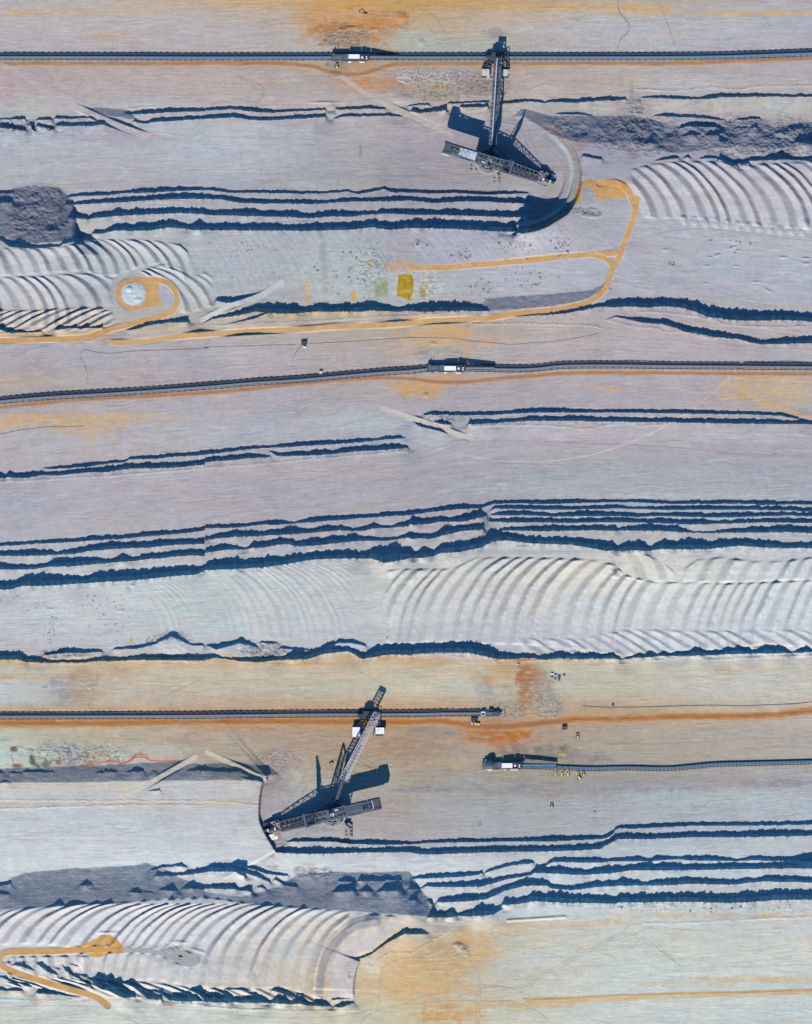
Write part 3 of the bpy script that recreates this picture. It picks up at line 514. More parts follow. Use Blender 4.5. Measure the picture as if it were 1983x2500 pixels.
for q in [("F", 500, 400, 420, 180, "c0bcc6", .4), ("F", 1150, 560, 360, 300, "c2cac4", .65), ("F", 990, 480, 30, 260, "a0a4ae", .7, -3), ("F", 950, 640, 260, 140, "c2c6c4", .5), ("F", 800, 740, 110, 60, "b0a0a4", .6), ("F", 860, 700, 22, 90, "d8b890", .8), ("F", 865, 780, 14, 30, "d8a850", .8), ("F", 1240, 760, 24, 40, "dcae50", .85), ("F", 1380, 490, 16, 40, "d8aa3c", .9), ("F", 1200, 330, 120, 60, "a8b4b4", .5), ("F", 1420, 320, 60, 70, "9ca8b0", .6), ("F", 1620, 340, 130, 110, "b09eaa", .6), ("F", 1500, 470, 80, 60, "8e92a4", .6), ("F", 1640, 510, 110, 52, "d6a066", .9), ("G", 20, 330, 120, 130, "b4a4ac", .6),
   ("G", 100, 600, 160, 60, "b8a4a8", .6), ("G", 100, 670, 200, 120, "c8ccc4", .6), ("G", 138, 650, 10, 60, "d8b848", .8), ("G", 110, 740, 24, 44, "a89038", .85), ("G", 15, 790, 40, 14, "d0a060", .7), ("F", 1455, 700, 80, 90, "94a05c", .85), ("F", 1650, 670, 100, 120, "c8ccc4", .7), ("F", 1600, 800, 120, 40, "c0c8cc", .6),
   ("E", 1110, 745, 100, 92, "ccd4de", .9), ("F", 100, 300, 60, 60, "c4c8cc", .4), ("E", 1250, 200, 500, 50, "c6c8c8", .5), ("E", 1450, 160, 260, 130, "c0c6c8", .5), ("G", 700, 340, 600, 150, "b6b2c0", .3)]: patch(*q)
YEL = "F 1622,582 1700,574 1735,585 1746,640 1742,720 1712,795 1650,775 1606,758 1604,700"
for q in [("E", 300, 1105, 480, 34, "d8ac78", .7), ("E", 700, 1100, 240, 30, "dab07a", .8), ("E", 250, 1070, 300, 18, "d8b890", .5), ("E", 1300, 1030, 300, 30, "d0b498", .5), ("F", 700, 925, 320, 28, "dab890", .85), ("F", 1200, 920, 300, 26, "d8bc9c", .75), ("F", 200, 940, 160, 26, "ccb0a0", .6), ("G", 250, 940, 300, 32, "dab084", .8), ("G", 200, 1100, 280, 130, "d4ae84", .8), ("G", 330, 1060, 160, 60, "d8a870", .5), ("G", 250, 1230, 170, 55, "a8a8a8", .75), ("G", 100, 1250, 60, 40, "9c9ca4", .6), ("G", 350, 1440, 120, 30, "d8a468", .7), ("G", 100, 1520, 240, 80, "dca66a", .75), ("G", 600, 1300, 200, 100, "c2bcb6", .4),
   ("G", 640, 1150, 80, 60, "dcb080", .5), ("F", 1690, 1540, 60, 80, "dcaa70", .6), ("G", 560, 960, 200, 34, "dcb284", .7), ("H", 1250, 1530, 320, 130, "d6b48a", .8), ("H", 1600, 1530, 260, 100, "d4b894", .75), ("H", 100, 1545, 200, 14, "d4a880", .5), ("G", 1600, 1530, 110, 22, "d8a878", .6), ("H", 1500, 1680, 200, 50, "d2b896", .6), ("H", 1600, 1700, 200, 30, "b4bcc4", .7), ("H", 1130, 1585, 50, 14, "d89c50", .6),
   ("I", 400, 80, 900, 60, "d8b080", .8), ("I", 700, 160, 280, 80, "d8b488", .75), ("I", 750, 280, 50, 100, "d6bc9c", .5), ("I", 1000, 60, 400, 30, "d2b896", .6), ("I", 60, 110, 200, 60, "d8b48c", .7), ("I", 300, 20, 400, 16, "a8a4b0", .4),
   ("I", 450, 240, 300, 50, "b8bcc4", .4), ("J", 1350, 90, 420, 90, "c0c8ce", .6), ("J", 900, 480, 700, 50, "c6b4b0", .4), ("J", 1300, 480, 160, 40, "a8a0aa", .5), ("K", 1200, 200, 700, 30, "ccc0c8", .5), ("K", 1300, 290, 700, 30, "b4a4b0", .5), ("L", 700, 330, 1000, 40, "b0a8b4", .55), ("L", 1300, 380, 400, 20, "9c98aa", .45), ("L", 800, 600, 900, 120, "b6bac0", .4), ("L", 700, 720, 1000, 20, "c6c8ce", .6), ("K", 900, 660, 400, 60, "bcc4cc", .6), ("K", 400, 60, 90, 60, "a8a8b0", .6), ("L", 1640, 10, 120, 40, "8888a0", .5),
   ("M", 1100, 215, 16, 20, "d8a840", .9), ("J", 1450, 1330, 90, 110, "dcd0c8", .6), ("K", 200, 1290, 420, 40, "e2d8cc", .7), ("K", 900, 1130, 500, 40, "e0dad6", .7), ("L", 300, 1230, 300, 60, "e2dcd2", .6), ("L", 1200, 1180, 600, 50, "dcdee0", .6), ("K", 1100, 1190, 500, 20, "b0b4be", .6), ("F", 0, 0, 1, 1, "ffffff", 0)]: patch(*q)
for q in [("M", 100, 480, 300, 40, "c8c6bc", .6), ("M", 500, 520, 700, 26, "d0a880", .6), ("M", 60, 650, 260, 110, "c8ced4", .75), ("M", 490, 590, 120, 80, "9a98a6", .75), ("M", 510, 700, 100, 60, "9c9ca8", .6), ("M", 700, 600, 150, 140, "b09480", .7), ("M", 300, 700, 160, 60, "c4c8cc", .6), ("M", 900, 480, 260, 30, "c89c74", .6), ("M", 1100, 600, 400, 150, "ccb49c", .6), ("M", 800, 400, 1200, 22, "dcb890", .8), ("N", 700, 400, 700, 24, "dab288", .8), ("N", 1200, 345, 200, 26, "dcb080", .8), ("N", 1550, 370, 180, 26, "dcb080", .8), ("N", 200, 350, 80, 40, "d4bc94", .7),
   ("N", 900, 560, 600, 30, "c8b496", .5), ("N", 950, 640, 300, 80, "b8b0a8", .4), ("N", 1400, 600, 500, 80, "d0c8ae", .4), ("O", 150, 390, 200, 36, "dcac78", .75), ("O", 400, 600, 500, 60, "cecac0", .5), ("O", 650, 560, 60, 160, "b0a898", .6), ("O", 780, 520, 140, 100, "dab07a", .8), ("O", 600, 530, 90, 60, "c89c78", .5), ("O", 960, 600, 60, 220, "bc8a68", .8), ("O", 1030, 500, 60, 50, "cc8850", .8), ("O", 1080, 560, 110, 130, "b09484", .75), ("O", 1140, 700, 80, 90, "9c9492", .7), ("O", 620, 640, 70, 70, "a8a8ac", .6), ("O", 1230, 760, 50, 60, "8e8c7c", .8), ("O", 1180, 800, 90, 50, "a8aaa8", .7), ("O", 740, 780, 260, 90, "aaa498", .6), ("O", 1250, 400, 500, 16, "d8b896", .7), ("O", 870, 390, 200, 16, "d6a884", .7), ("O", 820, 605, 40, 20, "aaaaac", .7),
   ("P", 400, 500, 500, 60, "cec4b0", .5), ("P", 1000, 470, 110, 30, "d4b090", .7), ("P", 1200, 600, 500, 110, "d0ccc8", .5), ("P", 100, 660, 260, 60, "ccc0ac", .4)]: patch(*q)
for q in [("M", 100, 1010, 400, 50, "c4c2ac", .7), ("M", 30, 1040, 40, 22, "a0a08a", .8), ("M", 250, 1180, 260, 90, "c8d4cc", .9), ("M", 40, 1150, 100, 120, "c8d6d2", .8), ("M", 480, 1090, 130, 40, "98a0b0", .7), ("M", 620, 1180, 130, 90, "8c8e9c", .75), ("M", 780, 1180, 130, 80, "a49480", .8), ("M", 950, 1200, 90, 50, "9c9c98", .7), ("M", 1100, 1200, 200, 50, "d4ccc0", .6), ("M", 1300, 1130, 360, 40, "c8c4c4", .6), ("M", 800, 1020, 400, 60, "bca890", .5), ("M", 700, 1330, 60, 10, "a0a0a8", .1), ("M", 1560, 1050, 160, 60, "b09c94", .5),
   ("M", 120, 1120, 30, 20, "80604c", .9), ("M", 280, 1220, 30, 50, "5c6c58", .9), ("M", 340, 1250, 60, 20, "72705c", .8), ("M", 140, 1260, 40, 16, "94583c", .8), ("M", 490, 1230, 24, 22, "c08048", .8), ("M", 400, 1240, 40, 40, "64705c", .6), ("M", 1650, 1280, 90, 90, "b8b8a8", .4),
   ("M", 600, 1430, 700, 26, "dccab8", .7), ("N", 300, 1400, 240, 20, "e0ceb8", .6), ("M", 850, 1580, 1100, 26, "d4bea8", .75), ("N", 200, 1565, 260, 16, "d8bc98", .8), ("N", 640, 1220, 130, 100, "b49c98", .6), ("N", 600, 1500, 130, 260, "b0a2a4", .5), ("N", 1000, 1200, 500, 200, "b8a494", .5), ("N", 1300, 1100, 400, 200, "bc9c80", .5), ("N", 1500, 1600, 300, 100, "b49c90", .6), ("N", 900, 1000, 600, 80, "b8948a", .4), ("N", 300, 950, 400, 30, "bc9070", .5),
   ("O", 740, 990, 280, 100, "c4783c", 1.0), ("O", 960, 560, 90, 180, "b87848", .6), ("O", 600, 940, 160, 40, "c08454", .7), ("O", 800, 1100, 90, 60, "c08c68", .6), ("O", 100, 940, 110, 40, "8a8898", .7), ("O", 300, 960, 110, 30, "9c98a0", .6), ("O", 60, 1120, 300, 120, "aa8c74", .6), ("O", 330, 1240, 140, 60, "c0ac84", .7), ("O", 200, 1340, 200, 80, "aa948c", .6), ("O", 1100, 1150, 320, 60, "7c7270", .75), ("O", 1400, 1190, 300, 60, "8a8080", .6), ("O", 1580, 1190, 50, 40, "70707c", .5), ("O", 700, 1430, 500, 50, "9c9aa0", .5), ("O", 1200, 1480, 500, 40, "989098", .5), ("O", 200, 1460, 360, 24, "8c8a98", .6), ("O", 550, 1400, 300, 60, "b0b2b0", .5), ("O", 700, 1600, 700, 90, "b0b4b8", .4), ("P", 600, 1400, 1000, 50, "a49c9e", .6), ("P", 400, 1460, 500, 20, "8e90a0", .6), ("P", 1450, 1410, 300, 30, "8e8ea0", .6), ("P", 900, 1650, 260, 60, "a8b0b4", .5), ("P", 800, 1520, 700, 60, "bcc8d0", .5), ("P", 400, 1150, 900, 60, "bab0a2", .5), ("P", 700, 1020, 900, 50, "bab0a4", .5)]: patch(*q)
for q in [("R", 800, 60, 260, 80, "a8a2a6", .7), ("R", 600, 120, 110, 110, "a8a0a4", .7), ("R", 1400, 60, 400, 90, "b2a8a6", .4), ("R", 590, 390, 60, 20, "c8a088", .6), ("R", 860, 370, 60, 16, "d8b494", .7), ("S", 580, 30, 20, 30, "8a8690", .7), ("S", 900, 60, 800, 80, "b0b4b6", .5),
   ("R", 1500, 960, 280, 70, "dcc4a4", .8), ("R", 1300, 1250, 60, 200, "d8c0a4", .7), ("R", 1400, 1230, 70, 120, "dcd4c4", .8), ("R", 1370, 1420, 80, 90, "dcb488", .7), ("R", 1600, 1350, 160, 180, "d8b48a", .75), ("S", 100, 1300, 240, 200, "dab080", .7), ("S", 350, 1200, 160, 200, "dab07c", .75), ("S", 600, 1100, 150, 130, "dab282", .8), ("S", 450, 1000, 60, 90, "c89458", .6, 20), ("S", 600, 950, 260, 50, "d8b890", .7), ("S", 1100, 880, 500, 40, "dcc09a", .75), ("T", 100, 850, 200, 30, "d8bc98", .7), ("T", 900, 795, 800, 22, "dcbc94", .85), ("S", 300, 1400, 300, 60, "dcb488", .6), ("S", 250, 1600, 200, 90, "d8a468", .8), ("S", 500, 1640, 160, 60, "d8a874", .7), ("S", 900, 1540, 500, 36, "dcb886", .75), ("S", 900, 1200, 260, 60, "ccd2d4", .6), ("S", 1200, 1120, 300, 60, "ccd6dc", .6), ("S", 800, 1320, 300, 60, "c8cccc", .5),
   ("S", 440, 1080, 80, 50, "a89c98", .7, 30), ("T", 1200, 1330, 700, 30, "dcbc92", .8), ("T", 600, 1370, 400, 22, "d4c0a0", .6), ("T", 850, 740, 900, 36, "d0d6d0", .6), ("S", 1200, 770, 500, 60, "d4dade", .7), ("S", 300, 840, 400, 24, "dcd2c0", .6), ("R", 1100, 1250, 60, 200, "d0c0c8", .5), ("R", 650, 1050, 110, 60, "bccad4", .5, -40), ("R", 700, 1100, 60, 110, "bccad6", .5, 30), ("R", 880, 1120, 60, 110, "b8c8d2", .5, 30), ("R", 500, 930, 70, 40, "bccad4", .5, -40), ("Q", 700, 930, 60, 50, "c0ccd8", .6), ("Q", 60, 1430, 200, 20, "dcb890", .7), ("Q", 420, 1470, 70, 24, "dcc0a4", .8), ("Q", 310, 1515, 60, 14, "cc9868", .8), ("Q", 900, 1490, 140, 20, "d8bc9c", .6), ("Q", 1400, 1530, 80, 14, "d0a070", .7), ("R", 230, 1530, 60, 12, "d8b48c", .7), ("R", 960, 1590, 120, 12, "d8a878", .7), ("Q", 60, 1500, 400, 30, "c8d0d4", .6), ("R", 300, 1560, 400, 14, "d4dcdc", .6),
   ("Q", 1450, 1130, 260, 80, "bcb8be", .7), ("Q", 1200, 1070, 140, 30, "bcb8c0", .8), ("H", 1640, 160, 60, 50, "d6d2d6", .6)]: patch(*q)
for rad, wd, cc, aa in [(74, 26, "a39ca6", .5), (100, 20, "9c96a2", .65), (114, 12, "b0bdbd", .75), (126, 13, "9f8f90", .75), (134, 6, "80757e", .6)]:
    t_ = np.radians(np.linspace(-58, 82, 24)); pts_ = np.stack([1285 + rad * np.cos(t_) * (1 + .0 * t_), 428 + rad * np.sin(t_)], 1); stroke(pts_, wd, cc, aa, 3, 1.5, .25)
stroke("N 640,1300 560,1370 520,1470 510,1600 R 515,0 545,80 590,160 640,230", 28, "ac9ea2", .6, 8, 3, .3); stroke("N 545,1330 492,1400 470,1500 460,1600 R 465,0 490,80", 5, "8c7c80", .6, 2, 1, .3)
NOSE = "R 1060,1450 1060,1250 1110,1090 1230,960 1450,860 1580,845 1620,885 1500,985 1400,1070 1290,1135 1255,1260 1240,1500 1100,1540"
# compacted service roads beside the conveyors
SVC = [("A 0,520 900,522 1710,520 B 600,522 900,548 1020,585 1200,612 1350,600 1500,550 1710,525 C 900,522 1710,520 D 600,518 1000,505 1400,487 1710,480", 10),
 ("E 0,1690 400,1650 800,1620 1710,1570 F 400,1535 900,1480 1400,1445 1710,1452 G 200,1475 400,1482 700,1455 1000,1430 1300,1407 1710,1400 H 1200,1408 1710,1412", 9)]
for s_, w_ in SVC:
    stroke(s_, w_ + 6, "d8a878", .75, 3, 2, .7); stroke(s_, w_ - 1, "ac8470", .85, 2, 1, .25); stroke(s_, 1.5, "98705c", .5, 1, .6, .3)
s3 = "M 0,905 900,905 1710,895 N 500,890 1200,895 1710,898 O 200,885 400,905 600,930 850,930 1100,905 1400,872 1710,872 P 0,875 500,852 1000,848 1400,835 1600,810 1710,800"
stroke("G 0,985 200,985 350,1030 430,1100 480,1200 495,1280", 10, "dcae78", .75, 2, 1.5, .4)
stroke(s3, 22, "d0a074", .8, 5, 3, .6); stroke(s3, 12, "bc7c4c", .9, 3, 2, .35); stroke(s3, 3, "a86c40", .6, 2, 1.5, .3); stroke("O 450,915 700,935 1000,915 1300,890", 9, "a87868", .7, 3, 2, .3)
for s_, w_ in [("S 950,1490 1200,1488 1710,1462 T 500,1445 1000,1435 1500,1420 1710,1412", 8)]:
    stroke("S 1000,1510 1400,1500 1710,1490 T 500,1470 1000,1450 1710,1430", 12, "dcb886", .8, 4, 2, .4); stroke(s_, 4, "c89660", .85, 2, 1, .3)
# haul roads of tan sand
ROADM = np.zeros((NY, NX), np.int16)
for k, (nm, a, b, kk, c) in enumerate(ROADS):
    stroke(a, b + 3.5, "d0ccd0", .5, 2, .8)
    sl, m = stroke(a, b, "dba76b" if k not in (3,) else "dcae78", .95, 1.2, .8)
    ROADM[sl] = np.where(m > 0.5, k + 1, ROADM[sl]); STREAK[sl] *= 1 - 0.7 * m
def polyfill(spec, c, k, a=.95):
    p = P(spec); i0, i1 = np.searchsorted(xs, [p[:, 0].min() - 3, p[:, 0].max() + 3]); j0, j1 = np.searchsorted(ys, [p[:, 1].min() - 3, p[:, 1].max() + 3])
    sl = (slice(j0, j1), slice(i0, i1)); wx = X[sl] + .8 * fbm(X[sl] / 8, Y[sl] / 8, 3, 2); wy = Y[sl] + .8 * fbm(X[sl] / 8, Y[sl] / 8, 4, 2); ins = np.zeros(wx.shape, bool)
    for (ax, ay), (bx_, by_) in zip(p, np.roll(p, -1, axis=0)):
        ins ^= ((ay > wy) != (by_ > wy)) & (wx < (bx_ - ax) * (wy - ay) / (by_ - ay + 1e-9) + ax)
    mix(sl, ins.astype(np.float32), hx(c), a)
    if k: ROADM[sl] = np.where(ins, k, ROADM[sl])
    return sl, ins
polyfill(NOSE, "d2cacd", 0, .85)
stroke("R 1440,850 1260,890 1120,995 1025,1120 975,1280 960,1420", 18, "9896a2", .75, 3, 1.5, .15); stroke("R 1250,1500 1258,1400 1262,1270 1300,1160", 3, "a89a94", .7, 1, .8, .2)  # wide grey stroke paints the shaded side of the spoil shoulder
sl, ins = polyfill(YEL, "bd9a1c", 0)
mix(sl, ins * np.clip(.5 + 1.6 * fbm(X[sl] / 4, Y[sl] / 22, 91, 4), 0, 1), hx("a07e10"), .8); mix(sl, ins * np.clip(-.1 + 1.6 * fbm(X[sl] / 9, Y[sl] / 9, 92, 4), 0, 1), hx("dcc88c"), .7)
polyfill("C 1430,1500 1700,1492 D 150,1510 190,1600 150,1650 -30,1665 C 1570,1660 1545,1600 1460,1545", "dba463", 1)
polyfill("C 1425,1540 1460,1540 1440,1620 1425,1705 1350,1690 1400,1600", "dba463", 1)
sl, ins = polyfill("E 1150,640 1330,640 1315,720 1335,780 1355,850 1150,865 1215,790 1215,700", "dba76b", 5)
cxq, cyq = T("E", 1108, 748)
sl, m = blobmask(cxq, cyq, 28, 27, 0, .05, 3, .04); mix(sl, m, hx("ced6e0"), .95); ROADM[sl] = np.where(m > .5, 0, ROADM[sl])
polyfill("Q 680,1050 760,1010 860,955 920,950 990,1000 1050,1070 1050,1105 900,1120 820,1150 760,1135 700,1100", "d6a05c", 6)
cxq, cyq = T("Q", 1430, 1090); sl, m = blobmask(cxq, cyq, 8, 7, 0, .05, 3, .1); mix(sl, m, hx("dca258"), .95); Z[sl] += 1.0 * m
patch("Q", 890, 1045, 24, 20, "d8c4a0", .6); stroke(PAD, 12, "b2b0b6", .9, 2, 1.5); patch("Q", 1510, 1140, 175, 72, "aeacb4", .9, 14, nz=.12, soft=.07)
for q in [("E", 1390, 720, 40, 60, "b8b8c4", .85), ("E", 1400, 790, 60, 60, "b4b6c0", .85), ("C", 1490, 1620, 56, 80, "aeaab4", .85), ("D", 60, 1690, 120, 30, "b4b0ba", .85)]: patch(*q, nz=.15, soft=.15)
for k, (nm, a, b, kk, c) in enumerate(ROADS):
    for off_, al_ in ((2.2, .35), (4.3, .22)):
        pth = smooth_path(a, 5); sl, d, par, sg, L = pathdist(pth, b)
        mm = np.exp(-((d - off_ + .5 * n1(par / 15, k)) / .8) ** 2) * np.clip(.55 + .9 * n1(par / 22, k + 3), 0, 1); mix(sl, mm, hx("b07c4a"), al_)
rm = (ROADM > 0).astype(np.float32); mix((slice(None), slice(None)), rm * np.clip(.1 + 1.3 * fbm(X / 9, Y / 9, 95, 4), 0, 1), hx("cbb79e"), .55); mix((slice(None), slice(None)), rm * np.clip(-.05 + 1.4 * fbm(X / 20, Y / 14, 96, 4), 0, 1), hx("c8904c"), .6)
# scattered rubble and scraped ground
for (t, x, y, rx, ry, c1, c2) in [("B", 1700, 640, 130, 60, "d4d4d4", "8c8894"), ("C", 250, 640, 330, 70, "ccccce", "807c8c"), ("C", 250, 760, 300, 60, "b09a70", "747084"), ("B", 1200, 300, 230, 80, "c89c70", "74727c"), ("C", 600, 700, 220, 80, "a89c9c", "6c6070"), ("O", 760, 800, 300, 70, "c4b8a4", "8a8688"), ("O", 1150, 760, 150, 100, "b8b4ac", "8c8c92"), ("M", 650, 1160, 420, 90, "d0d0c4", "74707c"), ("D", 1400, 1250, 500, 60, "c0bcc4", "7c7c90"), ("D", 250, 1000, 120, 200, "b4a6a2", "7a7684"), ("D", 1000, 1080, 60, 160, "b4b0a4", "6c7080"), ("D", 1480, 1100, 120, 140, "b0b4a8", "64708a"), ("A", 250, 1050, 300, 60, "c8c8c0", "848294"), ("F", 1380, 500, 140, 200, "ccd4d0", "88909c"), ("G", 150, 650, 90, 110, "d2d6d0", "9a948c"), ("S", 430, 1080, 90, 60, "dcc8a8", "8c8894"), ("N", 620, 1200, 160, 100, "b8a4a4", "7c7080"), ("K", 250, 50, 240, 50, "b8b8c0", "808298")]:
    cx, cy = T(t, x, y); sl, m = blobmask(cx, cy, rx / 3.42, ry / 3.42, 0, .5, int(x), .5)
    f1 = fbm(X[sl] / 4.5, Y[sl] / 3.2, int(x + 1), 4); mix(sl, m * np.clip(2.6 * f1, 0, 1), hx(c1), .75); mix(sl, m * np.clip(-2.6 * f1 - .05, 0, 1), hx(c2), .7); Z[sl] += (m * .9 * f1).astype(np.float32)
# red clay seam and other drawn-out stains
RED = "d0624c"
for s_, w_, a_ in [("M 680,1258 800,1245 870,1230 960,1225 1040,1240 1110,1200 1140,1170 1220,1170 1250,1215 1400,1222 1500,1215", 3.0, .9), ("M 1110,1195 1190,1185 1230,1200", 2.5, .9), ("M 780,1240 800,1180 860,1160 900,1180 940,1220", 2.0, .7), ("M 1000,1245 1060,1235 1140,1190", 3.0, .8)]: stroke(s_, w_, RED, a_, 1, 1.5, .2)
for s_, w_, c_, a_ in [("M 100,1180 110,1120 160,1100 250,1125 420,1130 620,1140", 1.6, "4a5468", .8), ("M 100,1180 130,1250 170,1275", 2.4, "8c5844", .7), ("M 270,1180 290,1240 330,1275", 5, "58665a", .8), ("M 300,1190 380,1200 400,1260 450,1220 520,1240", 2, "5c6458", .7)]: stroke(s_, w_, c_, a_, 1, 2.5, .3)
# wheel tracks that cross the benches
TRK = ["A 440,640 430,700 520,760 640,820 700,840", "A 700,660 630,740 640,800 700,850 820,880", "A 240,550 290,620 420,680", "A 0,810 120,760", "A 500,680 560,660 640,690", "B 0,60 340,95 560,50 900,20", "B 0,215 300,200 700,140 900,160", "B 600,60 640,120 760,110", "B 380,700 480,760 460,820 380,845 240,810", "B 280,640 460,700 490,790 430,840 330,850", "B 680,640 840,760 980,800", "B 0,1130 500,1145 900,1130",
 "B 1000,140 1060,190 1150,150 1080,100", "B 1400,80 1450,260 1420,400 1330,470", "B 1600,180 1500,280 1400,420", "C 0,200 100,110 140,80", "C 140,80 230,150 300,290", "C 130,110 150,200 230,300", "C 1000,740 1100,700 1250,660 1710,700", "D 90,0 100,100 180,200 170,270 100,340 92,430", "D 400,0 470,110 560,370", "D 440,0 510,200 590,400", "D 0,700 80,650 130,640 110,720 0,750", "D 1490,270 1540,360", "C 1180,330 1480,110",
 "E 0,1340 200,1230 400,1170", "E 0,1310 160,1230 380,1170", "F 735,1270 800,1180", "F 735,1340 760,1380 800,1395", "F 0,1660 600,1640 1400,1610 1710,1610", "F 0,1330 300,1330 450,1280", "H 0,1080 300,1120 800,1140 1300,1190 1710,1200", "J 600,90 650,180", "K 0,440 200,380 400,300 700,260 1710,290 L 500,310 900,350 1300,390 1710,370", "K 0,400 200,330 400,260 520,245", "K 0,545 300,490 700,450 1100,460 1710,450", "K 120,180 200,190",
 "M 1240,720 1500,620 1700,530", "M 1300,730 1600,580 1710,560", "M 1000,1010 1300,1080 1500,1060 1600,990 1710,1000", "M 1500,1080 1560,1000 1640,980", "N 1300,480 1500,590", "O 280,1290 560,1420 760,1500", "O 400,1290 650,1360 860,1460 1110,1500", "O 520,1300 700,1420 900,1480", "O 430,1380 700,1500", "O 1090,1550 1080,1620 980,1660", "O 640,1100 800,1060 900,1080", "P 700,1560 700,1600 800,1600 900,1500", "P 1510,1530 1560,1640 1640,1680", "P 0,930 300,925 600,895 800,910 1000,900 1300,880 1710,860", "P 0,1080 400,1075 900,1060 1100,1040 1710,1020",
 "Q 900,0 960,60 1100,110 1400,30", "Q 0,1560 500,1545 900,1560 1500,1575 R 500,1640 1000,1640 1350,1600", "Q 900,1560 1000,1620 1160,1700", "Q 940,1550 1050,1620 1180,1710", "Q 0,1690 400,1650 700,1610", "R 1290,1710 1350,1640 1500,1570 1710,1520", "R 1430,1600 1460,1480 1470,1300 1520,1200 1710,1140 S 100,1140 250,1070 400,950", "S 0,1500 200,1450 540,1440 620,1400 750,1385 900,1420 1000,1470", "S 0,1540 250,1510 520,1505", "S 560,1290 570,1430 545,1700", "S 580,1290 590,1430 580,1700",
 "S 590,1510 800,1505 950,1540 1100,1620 1180,1700", "S 850,1400 1000,1360 1200,1230 1450,1100 1710,960 T 100,940 180,880", "S 870,1410 1010,1375 1220,1250 1460,1120 1710,980", "S 600,1370 850,1390 1000,1340", "S 1000,1090 1200,1120 1300,1160", "S 1380,1030 1460,1080", "S 1580,1100 1710,1150", "T 400,1060 600,1210", "T 430,1040 560,1180", "T 350,1010 500,1130", "T 0,1020 200,960 350,900 700,910", "T 0,1000 150,940", "T 220,1040 300,960", "T 0,1120 90,1160",
 "D 0,1250 200,1300 400,1270", "H 0,380 150,330 400,240 700,200 1000,210 1300,250 1710,300", "H 100,400 300,300 500,225 800,190", "G 1180,140 1400,240 1500,370", "G 620,220 760,330 830,430", "G 0,210 150,300 260,480", "G 440,230 620,330 700,420"]
for k, s_ in enumerate(TRK):
    stroke(s_, 1.3, "9c8e98" if k % 3 else "8f8488", .5, 1.0, .6, .3)
    pp = P(s_)
stroke("A -40,530 100,570 400,770 620,880 900,1010 1200,1120 1450,1160", 10, "c6b6b8", .85, 2, 1, .3); stroke("B 1150,640 1400,810 1710,955 C 180,1050 350,1120", 10, "ccbcb6", .85, 2, 1, .3)
stroke("J 1480,-15 1710,60 K 200,130 520,245", 9, "dccdc0", .9, 2, 1, .2); stroke("M 1000,1520 1180,1450 1640,1185", 10, "ded0c0", .95, 2, 1, .2); stroke("N 20,1150 200,1230 500,1375", 9, "dccab8", .95, 2, 1, .2); stroke("F -20,960 200,850 450,760 650,640", 11, "d4d4d8", .9, 2, 1, .2)
stroke("L 1300,-20 1500,10 1710,75 H 1200,1580", 6, "d8b08c", .0); stroke("H 1100,1530 1250,1610 1400,1680 L 1550,20 1710,75", 9, "d8b084", .85, 2, 1.5, .2)
for (t, x, y, n, sx, sy) in [("G", 450, 420, 46, 90, 60), ("G", 900, 320, 60, 130, 70), ("G", 1290, 330, 40, 90, 60), ("G", 1000, 620, 50, 180, 90), ("G", 600, 700, 30, 120, 60), ("G", 70, 310, 14, 40, 40), ("F", 1200, 560, 50, 240, 200), ("F", 350, 430, 40, 320, 180), ("H", 540, 480, 14, 40, 30), ("H", 1100, 300, 22, 160, 60), ("I", 250, 1600, 24, 300, 90), ("I", 850, 1600, 24, 200, 90), ("M", 430, 120, 26, 60, 110), ("M", 900, 110, 26, 160, 110), ("T", 900, 740, 70, 800, 26), ("M", 1290, 210, 40, 60, 30)]:
    r = np.random.RandomState(int(x + y + n))
    for _ in range(n):
        dx_, dy_ = r.normal(0, sx * .6), r.normal(0, sy * .6); s_ = r.uniform(1.0, 3.4) if r.rand() > .2 else r.uniform(3, 6)
        patch(t, x + dx_, y + dy_, s_ * 2.1, s_ * 1.8, ["545466", "6a6672", "4c4a5c"][r.randint(3)], r.uniform(.5, .95), nz=.5, soft=.4, sc=3.)
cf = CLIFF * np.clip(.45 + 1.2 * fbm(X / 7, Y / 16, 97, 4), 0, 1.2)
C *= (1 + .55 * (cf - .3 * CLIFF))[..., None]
ML = C.mean(axis=2, keepdims=True)
C = np.clip(ML + (C - ML) * 1.0, 0.01, 0.95)
